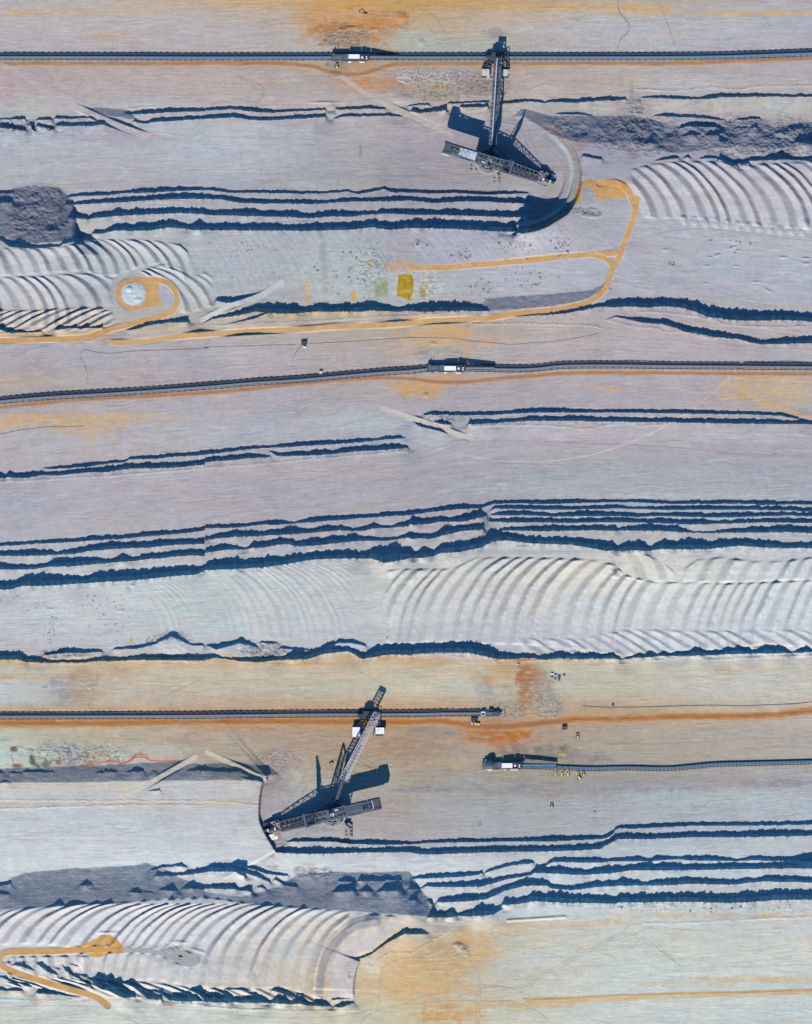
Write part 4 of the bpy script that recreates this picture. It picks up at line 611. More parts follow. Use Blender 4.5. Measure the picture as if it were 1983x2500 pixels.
# ------------------------------------------------------------------ materials
def nodes_of(name):
    m = bpy.data.materials.new(name); m.use_nodes = True
    nt = m.node_tree; b = nt.nodes['Principled BSDF']; return m, nt, b
def ground_material(name, k, grain, streak):
    m, nt, b = nodes_of(name); n, l = nt.nodes, nt.links
    at = n.new('ShaderNodeAttribute'); at.attribute_name = 'soil'
    fl = n.new('ShaderNodeAttribute'); fl.attribute_name = 'flow'
    def nz(vec, sc, det, rough=.6):
        mp = n.new('ShaderNodeMapping'); mp.inputs['Scale'].default_value = sc; l.new(vec, mp.inputs[0])
        t = n.new('ShaderNodeTexNoise'); t.inputs['Scale'].default_value = 1; t.inputs['Detail'].default_value = det; t.inputs['Roughness'].default_value = rough
        l.new(mp.outputs[0], t.inputs[0]); return t.outputs[0]
    def math_(op, a, bb, c=None):
        t = n.new('ShaderNodeMath'); t.operation = op
        for i, v in enumerate((a, bb, c)):
            if v is None: continue
            if isinstance(v, (int, float)): t.inputs[i].default_value = v
            else: l.new(v, t.inputs[i])
        return t.outputs[0]
    sep = n.new('ShaderNodeSeparateXYZ'); l.new(fl.outputs['Vector'], sep.inputs[0])
    wp = n.new('ShaderNodeTexNoise'); wp.inputs['Scale'].default_value = .018; wp.inputs['Detail'].default_value = 3; l.new(fl.outputs['Vector'], wp.inputs[0])
    wv = n.new('ShaderNodeVectorMath'); wv.operation = 'MULTIPLY_ADD'; l.new(wp.outputs[1], wv.inputs[0]); wv.inputs[1].default_value = (0, 16, 0); l.new(fl.outputs['Vector'], wv.inputs[2])
    a = nz(wv.outputs[0], (.016, .20, 0), 5, .66)       # tracks along the bench
    big = nz(fl.outputs['Vector'], (.006, .03, 0), 3, .6); bigr = n.new('ShaderNodeMapRange'); bigr.inputs[1].default_value = .38; bigr.inputs[2].default_value = .62; bigr.inputs[3].default_value = .25; bigr.inputs[4].default_value = 1.5; l.new(big, bigr.inputs[0])
    big2 = nz(fl.outputs['Vector'], (.008, .014, 0), 3, .6); cmb = n.new('ShaderNodeMapRange'); cmb.inputs[1].default_value = .52; cmb.inputs[2].default_value = .66; cmb.inputs[3].default_value = 0; cmb.inputs[4].default_value = .9; l.new(big2, cmb.inputs[0])
    c = nz(fl.outputs['Vector'], (.35, .012, 0), 3, .6)       # combed marks across it
    g = nz(fl.outputs['Vector'], (.36, .36, 0), 5, .8)        # clods
    g2 = nz(fl.outputs['Vector'], (.06, .10, 0), 3, .6)
    a_ = math_('MULTIPLY', math_('MULTIPLY', math_('SUBTRACT', a, .5), sep.outputs[2]), bigr.outputs[0])
    c_ = math_('MULTIPLY', math_('SUBTRACT', c, .5), math_('MULTIPLY', sep.outputs[2], cmb.outputs[0]))
    g_ = math_('SUBTRACT', g, .5)
    s = math_('ADD', math_('MULTIPLY', a_, .66 * streak), math_('ADD', math_('MULTIPLY', c_, .55 * streak), math_('MULTIPLY', g_, .50 * grain)))
    s = math_('ADD', s, math_('MULTIPLY', math_('SUBTRACT', g2, .5), .34))
    fac = math_('ADD', s, 1.0)
    fac = math_('MULTIPLY', fac, k)
    hv = n.new('ShaderNodeVectorMath'); hv.operation = 'MULTIPLY'; hv.inputs[1].default_value = (1.0, 1.01, .875); l.new(at.outputs['Color'], hv.inputs[0])
    mul = n.new('ShaderNodeVectorMath'); mul.operation = 'SCALE'; l.new(hv.outputs[0], mul.inputs[0]); l.new(fac, mul.inputs['Scale'])
    l.new(mul.outputs[0], b.inputs['Base Color'])
    b.inputs['Roughness'].default_value = 1.0; b.inputs['Specular IOR Level'].default_value = 0.0
    bp = n.new('ShaderNodeBump'); bp.inputs['Strength'].default_value = .55; bp.inputs['Distance'].default_value = 1.3
    l.new(math_('ADD', math_('MULTIPLY', a_, 1.0 * streak), math_('MULTIPLY', g_, .9 * grain)), bp.inputs['Height']); l.new(bp.outputs[0], b.inputs['Normal'])
    return m
ALB = 0.84
M_GROUND = ground_material("mined_ground", ALB, 1.0, 1.0)
M_ROAD = ground_material("tan_sand", ALB, .35, .35)
M_SPOIL = ground_material("spoil_sand", ALB, .6, .4)

# ------------------------------------------------------------------ ground meshes: one sheet of relief, divided where the surface changes
PX = ((xs - CX) * S).astype(np.float32); PY = ((CY - ys) * S).astype(np.float32)
co = np.empty((NY, NX, 3), np.float32); co[..., 0] = PX[None]; co[..., 1] = PY[:, None]; co[..., 2] = Z
idx = np.arange(NY * NX, dtype=np.int32).reshape(NY, NX)
quad = np.stack([idx[:-1, :-1], idx[1:, :-1], idx[1:, 1:], idx[:-1, 1:]], -1).reshape(-1, 4)
fy = 0.5 * (ROADM[:-1, :-1] * 0 + 1)
fr = ROADM[:-1, :-1]
cl = (CLIFF[:-1, :-1] + CLIFF[1:, 1:] + CLIFF[1:, :-1] + CLIFF[:-1, 1:]) > 1.2
st = np.abs(STRIPE[:-1, :-1]) > 0.12
zone = np.zeros((NY - 1, NX - 1), np.int16); zone[st] = 50; zone[cl] = 60; zone = np.where(fr > 0, fr, zone)
zone = zone.reshape(-1)
soil = np.ones((NY, NX, 4), np.float32); soil[..., :3] = C
flow = np.stack([X, V, STREAK], -1).astype(np.float32)
def submesh(name, sel, mat):
    q = quad[sel]
    if len(q) == 0: return None
    used = np.unique(q); remap = np.full(NY * NX, -1, np.int32); remap[used] = np.arange(len(used), dtype=np.int32)
    me = bpy.data.meshes.new(name); me.vertices.add(len(used)); me.vertices.foreach_set('co', co.reshape(-1, 3)[used].ravel())
    me.loops.add(len(q) * 4); me.loops.foreach_set('vertex_index', remap[q].ravel())
    me.polygons.add(len(q)); me.polygons.foreach_set('loop_start', np.arange(0, len(q) * 4, 4, dtype=np.int32))
    me.update(calc_edges=True)
    a = me.attributes.new('soil', 'FLOAT_COLOR', 'POINT'); a.data.foreach_set('color', soil.reshape(-1, 4)[used].ravel())
    f = me.attributes.new('flow', 'FLOAT_VECTOR', 'POINT'); f.data.foreach_set('vector', flow.reshape(-1, 3)[used].ravel())
    me.polygons.foreach_set('use_smooth', np.ones(len(q), bool))
    me.materials.append(mat)
    o = bpy.data.objects.new(name, me); COL.objects.link(o); o['kind'] = 'structure'
    return o
submesh("ground", zone == 0, M_GROUND)
submesh("spoil_ridges", zone == 50, M_SPOIL)
submesh("terrace_slopes", zone == 60, M_GROUND)
for k in range(1, len(ROADS) + 1): submesh("haul_road", zone == k, M_ROAD)
print("terrain done", NX, NY)
# ------------------------------------------------------------------ machine building tools
def paint_mat(name, c, rough=.55, metal=0.0, dirt=.25):
    m, nt, b = nodes_of(name); n, l = nt.nodes, nt.links
    tc_ = n.new('ShaderNodeTexCoord'); t = n.new('ShaderNodeTexNoise'); t.inputs['Scale'].default_value = .35; t.inputs['Detail'].default_value = 5
    l.new(tc_.outputs['Object'], t.inputs[0])
    mx = n.new('ShaderNodeMix'); mx.data_type = 'RGBA'; mx.inputs[6].default_value = (*c, 1)
    mx.inputs[7].default_value = (c[0] * .45 + .10, c[1] * .45 + .085, c[2] * .45 + .07, 1)
    r = n.new('ShaderNodeMapRange'); r.inputs[1].default_value = .42; r.inputs[2].default_value = .75; r.inputs[4].default_value = dirt * 2
    l.new(t.outputs[0], r.inputs[0]); l.new(r.outputs[0], mx.inputs[0]); l.new(mx.outputs[2], b.inputs['Base Color'])
    b.inputs['Roughness'].default_value = rough; b.inputs['Metallic'].default_value = metal
    return m
MT = dict(lattice=paint_mat("lattice_paint", (.50, .56, .64)),
 steel=paint_mat("weathered_steel", (.095, .13, .165)), pale=paint_mat("pale_steel_paint", (.24, .30, .37)), dark=paint_mat("dark_steel", (.035, .045, .06)),
 mid=paint_mat("grey_steel", (.06, .08, .105)), roof=paint_mat("zinc_roof", (.50, .60, .66), .4), white=paint_mat("white_paint", (.86, .87, .86), .45, 0, .08),
 cream=paint_mat("cream_panel", (.56, .56, .50), .6), belt=paint_mat("sky_tinted_wet_belt", (.10, .27, .42), .3, 0, .35), belt_dark=paint_mat("dark_sky_tinted_wet_belt", (.07, .20, .31), .35, 0, .2), gbelt=paint_mat("dusty_belt", (.19, .235, .28), .6),  # blue of the two wet belts is sky reflection put into the colour
 yellow=paint_mat("yellow_paint", (.80, .50, .08), .4, 0, .1), pale_yellow=paint_mat("faded_yellow", (.80, .62, .30), .5, 0, .1), rubber=paint_mat("black_rubber", (.02, .02, .022), .8, 0, .3), rust=paint_mat("rust", (.36, .15, .09), .8),
 concrete=paint_mat("concrete", (.42, .42, .40), .9), glass=paint_mat("dark_glass", (.02, .03, .04), .1, 0, 0), green=paint_mat("pale_green_paint", (.5, .62, .5), .5), orange=paint_mat("orange_paint", (.75, .28, .10), .5, 0, .1), dust=paint_mat("dust_covered_steel", (.34, .31, .31), .9), cable=paint_mat("black_cable", (.16, .14, .15), .7))
class MB:
    def __init__(s): s.v = []; s.f = []
    def box(s, c, size, rz=0, ry=0):
        hx_, hy, hz = size[0] / 2, size[1] / 2, size[2] / 2; o = len(s.v)
        M = Matrix.Rotation(rz, 3, 'Z') @ Matrix.Rotation(ry, 3, 'Y')
        for dx in (-1, 1):
            for dy in (-1, 1):
                for dz in (-1, 1):
                    p = M @ Vector((dx * hx_, dy * hy, dz * hz)); s.v.append((c[0] + p.x, c[1] + p.y, c[2] + p.z))
        for f in ((0, 1, 3, 2), (4, 6, 7, 5), (0, 4, 5, 1), (2, 3, 7, 6), (0, 2, 6, 4), (1, 5, 7, 3)): s.f.append([o + i for i in f])
        return s
    def bar(s, p, q, w, h=None):
        h = h or w; p = Vector(p); q = Vector(q); d = q - p; L = d.length
        if L < 1e-5: return s
        d.normalize(); up = Vector((0, 0, 1)) if abs(d.z) < .95 else Vector((1, 0, 0))
        a = d.cross(up).normalized(); b = a.cross(d).normalized(); o = len(s.v)
        for e in (p, q):
            for i, j in ((-1, -1), (1, -1), (1, 1), (-1, 1)): s.v.append(tuple(e + a * (i * w / 2) + b * (j * h / 2)))
        for f in ((3, 2, 1, 0), (4, 5, 6, 7), (0, 1, 5, 4), (1, 2, 6, 5), (2, 3, 7, 6), (3, 0, 4, 7)): s.f.append([o + i for i in f])
        return s
    def cyl(s, p, q, r, n=12, r2=None):
        p = Vector(p); q = Vector(q); d = (q - p).normalized(); up = Vector((0, 0, 1)) if abs(d.z) < .95 else Vector((1, 0, 0))
        a = d.cross(up).normalized(); b = a.cross(d).normalized(); o = len(s.v); r2 = r if r2 is None else r2
        for e, rr_ in ((p, r), (q, r2)):
            for k in range(n):
                t = 2 * math.pi * k / n; s.v.append(tuple(e + a * (rr_ * math.cos(t)) + b * (rr_ * math.sin(t))))
        for k in range(n): s.f.append([o + k, o + (k + 1) % n, o + n + (k + 1) % n, o + n + k])
        s.f.append([o + k for k in range(n)][::-1]); s.f.append([o + n + k for k in range(n)]); return s
    def tube(s, pts, w, h=None):
        for a, b in zip(pts[:-1], pts[1:]): s.bar(a, b, w, h)
        return s
    def ring(s, c, r0, r1, z0, z1, n=32):
        o = len(s.v)
        for z in (z0, z1):
            for r in (r0, r1):
                for k in range(n): t = 2 * math.pi * k / n; s.v.append((c[0] + r * math.cos(t), c[1] + r * math.sin(t), z))
        for k in range(n):
            j = (k + 1) % n
            s.f += [[o + 2 * n + k, o + 3 * n + k, o + 3 * n + j, o + 2 * n + j], [o + k, o + j, o + n + j, o + n + k], [o + n + k, o + n + j, o + 3 * n + j, o + 3 * n + k], [o + k, o + 2 * n + k, o + 2 * n + j, o + j]]
        return s
    def poly(s, pts, th):
        o = len(s.v); n = len(pts)
        for z in (0, -th):
            for p in pts: s.v.append((p[0], p[1], p[2] + z))
        s.f.append([o + i for i in range(n)]); s.f.append([o + n + i for i in range(n)][::-1])
        for i in range(n): j = (i + 1) % n; s.f.append([o + i, o + n + i, o + n + j, o + j])
        return s
    def build(s, name, mat, parent=None, kind=None):
        me = bpy.data.meshes.new(name); me.from_pydata(s.v, [], s.f); me.update(); me.materials.append(MT[mat] if isinstance(mat, str) else mat)
        o = bpy.data.objects.new(name, me); COL.objects.link(o)
        if parent: o.parent = parent
        if kind: o['kind'] = kind
        return o
def tag(o, label=None, cat=None, group=None, kind=None):
    if label: o['label'] = label
    if cat: o['category'] = cat
    if group: o['group'] = group
    if kind: o['kind'] = kind
    return o
def W(px, py, z=0.0, base=None):
    b = float(zat(np.array([px]), np.array([py]))[0]) if base is None else base
    return Vector(((px - CX) * S, (CY - py) * S, b + z))
def empty(name, px, py, rz=0, z=0):
    e = bpy.data.objects.new(name, None); COL.objects.link(e); e.location = W(px, py, z); e.rotation_euler = (0, 0, rz); e.empty_display_size = 2; return e
def copy_tree(o, parent=None):
    c = o.copy(); COL.objects.link(c); c.parent = parent
    for ch in list(o.children): copy_tree(ch, c)
    return c
def truss(mb, a, b, w0, w1, h0, h1, n, t=.7, chord=None, xtop=True, deck=False):
    """lattice girder from a to b (local points on its lower centre line)"""
    a = Vector(a); b = Vector(b); d = b - a; side = Vector((-d.y, d.x, 0)).normalized(); ch = chord or t * 1.6
    def pt(k, s_, top):
        f = k / n; return a + d * f + side * (s_ * (w0 + (w1 - w0) * f) / 2) + Vector((0, 0, (h0 + (h1 - h0) * f) if top else 0))
    for s_ in (-1, 1):
        for top in (0, 1): mb.bar(pt(0, s_, top), pt(n, s_, top), ch)
        for k in range(n + 1): mb.bar(pt(k, s_, 0), pt(k, s_, 1), t)
        for k in range(n): mb.bar(pt(k, s_, k % 2), pt(k + 1, s_, (k + 1) % 2), t)
    for k in range(n + 1):
        for top in (0, 1): mb.bar(pt(k, -1, top), pt(k, 1, top), t)
    if xtop:
        for k in range(n): mb.bar(pt(k, -1, 1), pt(k + 1, 1, 1), t * .8); mb.bar(pt(k, 1, 1), pt(k + 1, -1, 1), t * .8)
    return pt

# ------------------------------------------------------------------ bucket wheel excavators
def wheel_parts(root, u, v, z, D, rz=0):
    w = MB(); R2 = D / 2
    c = Vector((u, v, z))
    for s_ in (-1, 1):
        pts = [c + Vector((math.cos(2 * math.pi * k / 28) * R2 * .86, s_ * 1.6, math.sin(2 * math.pi * k / 28) * R2 * .86)) for k in range(29)]
        w.tube(pts, 1.1, 1.3)
        for k in range(9): w.bar(c + Vector((0, s_ * 1.6, 0)), pts[k * 3], .7)
    w.cyl(c + Vector((0, -3.4, 0)), c + Vector((0, 3.4, 0)), 2.2, 14)
    w.cyl(c + Vector((0, -1.2, 0)), c + Vector((0, 1.2, 0)), R2 * .80, 28)
    wo_ = w.build('bucket_wheel', 'steel', root)
    for k in range(18):
        t = 2 * math.pi * (k + .5) / 18; e = Vector((math.cos(t), 0, math.sin(t))); tn = Vector((-math.sin(t), 0, math.cos(t)))
        b = MB(); o = len(b.v); q = c + e * R2 * .86
        ring = [q - tn * 1.3, q + tn * 1.3, q + tn * 1.7 + e * R2 * .16, q - tn * .4 + e * R2 * .17]
        for s_ in (-2.1, 2.1):
            for p in ring: b.v.append(tuple(p + Vector((0, s_, 0))))
        for f in ((3, 2, 1, 0), (4, 5, 6, 7), (0, 1, 5, 4), (1, 2, 6, 5), (2, 3, 7, 6), (3, 0, 4, 7)): b.f.append([o + i for i in f])
        b.build('bucket', 'white' if k % 3 == 0 else 'mid', wo_)
def bwe(cx, cy, ang, Lw, Lc, mast1, mast2, bridge_to, bz, bw, label, variant):
    root = empty('bucket_wheel_excavator', cx, cy, ang); tag(root, label, 'excavator')
    rn = random.Random(variant)
    Rm = Matrix.Rotation(-ang, 4, 'Z')
    def loc(px, py, z): # map point -> local
        p = W(px, py, z, base=root.location.z) - root.location; return Rm @ p
    # undercarriage: three groups of four crawlers, lying east-west
    gr = {1: [(cx - 36, cy + 6), (cx + 20, cy + 36), (cx + 24, cy - 24)], 2: [(cx - 26, cy + 4), (cx + 40, cy + 38), (cx + 10, cy - 30)]}[variant]
    fr = MB()
    for gx, gy in gr:
        for row in (-9.5, -1.0, 7.5, 16.0):
            c = loc(gx, gy + row / S * .72, 2.0)
            m = MB(); m.box((0, 0, 0), (9.5, 3.4, 3.0)); m.cyl((-4.7, -1.7, 0), (-4.7, 1.7, 0), 1.5, 10); m.cyl((4.7, -1.7, 0), (4.7, 1.7, 0), 1.5, 10)
            for k in range(9): m.box((-4.4 + k * 1.1, 0, 1.6), (.5, 3.6, .25))
            o = m.build('crawler', 'dust', root); o.location = c; o.rotation_euler = (0, 0, -ang)
            m = MB(); m.box((0, -2.3, .5), (7.0, 1.0, 2.4)); g = m.build('crawler_guard', 'cream', root); g.location = c; g.rotation_euler = (0, 0, -ang)
        g0 = loc(gx, gy, 6); fr.box((g0.x, g0.y, 5.6), (5, 22, 2.2), -ang); fr.bar((g0.x, g0.y, 7), (0, 0, 9), 5, 4)
    fr.cyl((0, 0, 6), (0, 0, 13), 12, 24); fr.build('undercarriage_frame', 'dust', root)
    # slewing platform
    p = MB(); p.ring((0, 0), 6, 24.0, 13, 14.5, 40); p.ring((0, 0), 15, 16.5, 14.5, 16.5, 40); p.cyl((0, 0, 13), (0, 0, 18), 7, 20)
    p.build('slewing_platform', 'concrete', root)
    p = MB()
    for k in range(30):
        a = rn.uniform(0, 6.28); r = rn.uniform(9, 20); p.box((math.cos(a) * r, math.sin(a) * r, 15.6), (rn.uniform(1, 4), rn.uniform(1, 3.5), rn.uniform(1, 4)), rn.uniform(0, 3))
    p.ring((0, 0), 16.6, 18.5, 14.4, 15.0, 36); p.build('platform_machinery', 'steel', root)
    p = MB(); p.tube([(math.cos(t / 6) * 21.3, math.sin(t / 6) * 21.3, 15.8) for t in range(39)], .25); p.build('platform_railing', 'dark', root)
    p = MB(); p.box((-6, 10, 17), (3.2, 3.2, 3)); p.build('control_cabin', 'roof', root)
    # superstructure
    p = MB()
    for z in (19, 28, 37):
        for v in (-8.5, 8.5): p.bar((-24, v, z), (34, v, z), 1.1)
        for u in range(-24, 36, 6): p.bar((u, -8.5, z), (u, 8.5, z), .8)
    for u in (-24, -12, 0, 12, 24, 34):
        for v in (-8.5, 8.5): p.bar((u, v, 15), (u, v, 37), 1.1)
    for k in range(8):
        u = -24 + k * 7.2; p.bar((u, -8.5, 37.2), (u + 7.2, 8.5, 37.2), .6); p.bar((u, 8.5, 37.2), (u + 7.2, -8.5, 37.2), .6)
    p.build('superstructure_frame', 'steel', root)
    p = MB()
    for (u0, u1) in ((-22, -14), (-4, 14), (17, 33)):
        p.box(((u0 + u1) / 2, 0, 33), (u1 - u0, 19, .5))
    p.build('machine_deck', 'mid', root)
    p = MB()
    for k in range(70):
        u = rn.uniform(-22, 33); v = rn.uniform(-7.5, 7.5); p.box((u, v, 34.5), (rn.uniform(.5, 3.4), rn.uniform(.5, 2.4), rn.uniform(1, 4.5)), rn.choice((0, 0, .5, 1.2)))
    p.box((5.5, 0, 33.5), (57, 17, .4)); p.build('drive_machinery', 'mid', root)
    p = MB()
    for k in range(46):
        u = rn.uniform(-20, 32); v = rn.uniform(-8, 8); p.bar((u, 0, 38.2), (u + rn.uniform(-5, 5), v, 38.2), .45)
    p.bar((-22, 0, 38.2), (34, 0, 38.2), .8); p.build('pipework', 'pale', root)
    p = MB(); p.box((1, 1, 37), (7, 5.5, 4)); p.box((-8, -5, 37), (6, 3, 3)); p.build('machine_house', 'cream' if variant == 1 else 'roof', root)
    # wheel boom
    s1w = 1 if variant == 1 else -1
    end = Lw - 24
    b = MB(); truss(b, (26, 0, 27), (end, 0, 11), 17 if variant == 2 else 19, 15, 12, 7, 9, .62, 1.25); b.build('wheel_boom', 'steel' if variant == 1 else 'mid', root)
    b = MB(); b.poly([(22, -11, 26), (end, -9.5, 11), (end, 9.5, 11), (22, 11, 26)], .5); b.build('boom_shadow_floor', 'mid', root)  # solid plate added under the lattice so the boom casts a dense shadow
    b = MB()
    for k in range(10):
        f = k / 9; u = 28 + (end - 30) * f; z = 27 - 16 * f
        b.box((u, 0, z + 3), (1.1, 12, 1.6)); b.box((u + 2.6, rn.uniform(-3, 3), z + 3.6), (3.2, 1.0, 1.0), rn.uniform(-.3, .3)); b.box((u + 2.4, rn.uniform(-5, 5), z + 3.2), (1.2, 3.2, 1.2))
    b.bar((28, 0, 29.2), (end - 2, 0, 13.2), 1.2, .8); b.build('conveyor_rollers', 'dark', root)
    b = MB(); b.bar((26, 1, 29.5), (end, 1, 14.5), 2.6, .4); b.build('boom_belt', 'gbelt', root)
    b = MB()
    for s_ in (-1, 1): b.bar((22, s_ * 11.5, 25), (end - 4, s_ * 9.6, 10.5), 1.1, .25)
    for k in range(16):
        f = k / 16; b.bar((22 + (end - 26) * f, 11.5 - 1.9 * f, 26 - 14.5 * f), (22 + (end - 26) * f, 11.5 - 1.9 * f, 27.2 - 14.5 * f), .2)
    b.build('boom_walkway', 'steel', root)
    b = MB(); b.box((end + 2, 0, 15), (11, 23, 6)); b.box((end + 10, s1w * 6, 14), (12, 6, 3)); b.box((end + 3, 6, 20), (5, 5, 4)); b.box((end + 1, -6, 19), (4, 4, 3)); b.build('wheel_drive', 'mid' if variant == 1 else 'rust', root)
    b = MB()
    for k in range(26): b.box((end + rn.uniform(-5, 9), rn.uniform(-10, 10), rn.uniform(18, 22)), (rn.uniform(.6, 3), rn.uniform(.6, 3), rn.uniform(.5, 2)), rn.uniform(0, 3))
    b.box((end + 2, 0, 18.6), (15, 21, .5)); b.build('wheel_drive_gear', 'dust', root)
    s1 = 1 if variant == 1 else -1
    wheel_parts(root, Lw - 11.5, -s1 * 2.0, 12.5, 27)
    b = MB(); b.box((Lw - 11, s1 * 7, 15), (19, 8, .5), 0, math.radians(6)); b.bar((Lw - 20, s1 * 3, 14), (Lw - 4, s1 * 3, 12), 1); b.build('walkway_roof', 'roof' if variant == 1 else 'dark', root)
    b = MB(); b.box((end + 4, -s1 * 13, 11), (7, 5, 3.5)); b.bar((end + 4, -s1 * 8, 12), (end + 4, -s1 * 17, 10), .8); b.bar((end, -s1 * 14, 12), (end + 14, -s1 * 12, 10), .7); b.build('operator_cabin', 'dust', root)
    if variant == 2:
        b = MB(); b.poly([(Lw - 22, 10, 11.0), (Lw + 9.5, 10, 11.0), (Lw + 2, 20, 10.5), (Lw - 21, 20, 10.5)][::-1], .4); bo = b.build('white_shield', 'white', root)
        for uu in (Lw - 14, Lw - 8, Lw - 1):
            b = MB(); b.bar((uu, 18.6, 10.9), (uu + 1.4, 14.5, 11.2), 1.1, .2); b.build('orange_mark', 'orange', bo)
    # masts and stays
    st_ = MB()
    for (mu, ft, mz, mw) in ((mast1[0], mast1[1], mast1[2], 24), (mast2[0], mast2[1], mast2[2], 17)):
        m = MB(); m.bar((mu, -mw / 2, mz), (mu, mw / 2, mz), 2.6, 2.4)
        for s_ in (-1, 1):
            m.bar((ft, s_ * 8.5, 36), (mu, s_ * (mw / 2 - 1), mz), 2.6, 2.2); m.bar((ft - 5, s_ * 8.5, 36), (mu, s_ * (mw / 2 - 1), mz), 1.0)
        for k in range(1, 6):
            f = k / 6; g_ = (k + 1) / 6; a_ = 8.5 + (mw / 2 - 9.5) * f; c_ = 8.5 + (mw / 2 - 9.5) * g_; u0 = ft + (mu - ft) * f; z0 = 36 + (mz - 36) * f; u1 = ft + (mu - ft) * g_; z1 = 36 + (mz - 36) * g_
            m.bar((u0, -a_, z0), (u0, a_, z0), .9)
            if k < 5: m.bar((u0, -a_, z0), (u1, c_, z1), .7); m.bar((u0, a_, z0), (u1, -c_, z1), .7)
        m.build('mast', 'steel', root)
        for s_ in (-1, 1):
            v = s_ * (mw / 2 - 2)
            st_.bar((mu, v, mz), (end - 6, s_ * 7, 19) if mu > 10 else (mast1[0], s_ * 10, mast1[2]), .2); st_.bar((mu, v, mz), (-Lc + 14, s_ * 6, 46), .2)
    st_.build('stay_cable', 'pale', root)
    # counterweight boom
    b = MB(); truss(b, (-22, 0, 36), (-Lc + 10, 0, 38), 15.5, 14.5, 8, 7, 6, .65, 1.2); b.build('counterweight_boom', 'steel', root)
    b = MB(); b.box(((-22 - Lc + 8) / 2, 0, 35.6), (Lc - 30, 21, .6)); b.build('boom_shadow_floor', 'mid', root)  # same added plate, fills the shadow of the counterweight boom
    b = MB(); b.box((5, 0, 18.6), (60, 21, .6)); b.build('lower_shadow_deck', 'mid', root)  # wide plate added to make the machine's shadow solid
    b = MB(); b.box((-38, 0, 41.5), (30, 16, 6)); b.build('winch_house', 'roof' if variant == 1 else 'mid', root)
    b = MB(); b.box((-38, 3.6, 44.3), (27.5, .5, .5)); b.box((-38, -3.2, 44.25), (27.5, 5.6, .4)); b.build('roof_panel', 'pale', root)
    b = MB()
    for k in range(18): b.box((-54 - rn.uniform(0, Lc - 74), rn.uniform(-6, 6), 45), (rn.uniform(1, 4), rn.uniform(1, 3.5), rn.uniform(1.5, 4)), rn.uniform(0, 3))
    b.build('winch_drums', 'steel', root)
    b = MB(); b.box((-Lc + 8, 0, 42), (15, 21, 10)); b.build('ballast_box', 'dark', root)
    b = MB(); b.box((-Lc + 12 if variant == 2 else -Lc + 3.5, 0, 47), (8 if variant == 2 else 5, 14, 1.0)); b.build('ballast_lid', 'roof', root)
    b = MB(); b.box((-Lc + 1, 0, 44), (1.2, 19, 8)); b.build('end_wall', 'pale' if variant == 1 else 'rust', root)
    b = MB()
    for s_ in (-1, 1):
        for k in range(4): b.box((-Lc + 4 + k * 3.0, s_ * 7.5, 48.4), (1.6, 2.2, 2.2))
    b.box((-Lc + 8.5, 0, 47.6), (12, 17, .6)); b.bar((-Lc + 5, 6, 47), (-Lc + 8, 9, 60), .6); b.build('winch', 'mid', root)
    if variant == 1:
        b = MB(); b.box((-Lc + 9, -11.5, 40), (12, 5, 2.6)); b.build('side_cabin', 'cream', root)
    for s_ in (-1, 1):
        b = MB(); b.bar((-20, s_ * 9.6, 37), (-Lc + 16, s_ * 9.0, 38), 1.3, .25); b.bar((-30, s_ * 10.2, 38.2), (-50, s_ * 10.2, 38.4), .5, .5); b.build('walkway', 'pale' if s_ == -1 else 'steel', root)
    # conveyor bridge to the bench belt
    s0 = loc(bridge_to[0], bridge_to[1], bz[0]); s1_ = loc(bridge_to[2], bridge_to[3], bz[1]); n = 20
    b = MB(); truss(b, s0, s1_, bw, bw * .95, 4.5, 4.0, n, .5, 1.0); b.build('bridge_girder', 'steel' if variant == 1 else 'lattice', root)
    d = (s1_ - s0); sd2 = Vector((-d.y, d.x, 0)).normalized()
    if variant == 1:
        b = MB(); b.bar(s0 + sd2 * 1.2 + Vector((0, 0, 4.8)), s1_ + sd2 * 1.2 + Vector((0, 0, 4.4)), 1.5, .5); b.build('bridge_roof', 'roof', root)
        b = MB()
        for k in range(38):
            f = rn.random(); b.box(s0 + d * f + sd2 * rn.uniform(-5, 5) + Vector((0, 0, 3)), (rn.uniform(.6, 1.4), rn.uniform(1, 4), 1.4), rn.uniform(1.3, 1.8))
        b.bar(s0 + Vector((0, 0, 3)), s1_ + Vector((0, 0, 3)), 1.0, .6)
        b.build('bridge_machinery', 'dark', root)
        b = MB(); b.bar(s0 + sd2 * 4 + Vector((0, 0, 1)), s1_ + sd2 * 4, 2.2, .5); b.build('bridge_belt', 'gbelt', root)
    else:
        b = MB(); b.bar(s0 - sd2 * 7 + Vector((0, 0, 3)), s1_ - sd2 * 7 + Vector((0, 0, 3)), 1.0, .3); b.build('bridge_walkway', 'pale', root)
        b = MB(); b.bar(s0 + Vector((0, 0, -8)), s0 + d * .52 + Vector((0, 0, -9)), 3, 1); b.build('bridge_belt', 'gbelt', root)
    b = MB(); b.box(s1_ + Vector((0, 0, 1)), (5, bw, 4), math.atan2(d.y, d.x)); b.build('bridge_head', 'mid', root)
    b = MB(); b.box(s0 + Vector((0, 0, -2)), (8, 7, 8), math.atan2(d.y, d.x)); b.bar(s0 + Vector((0, 0, -4)), (0, 0, 20), 5, 3); b.build('transfer_chute', 'dark', root)
    return root
a1 = -math.atan2(443 - 392, 1357 - 1194)
bwe(1194, 392, a1, 118, 83, (40, 30, 72), (-2, 4, 84), (1203, 352, 1216, 141), (24, 20), 12.5, "bucket wheel excavator with blue roofed boom and a bridge straight up to the top conveyor", 1)
a2 = math.pi + math.atan2(2026 - 1986, 812 - 642)
a2 = math.atan2(-(2026 - 1986), -(812 - 642))
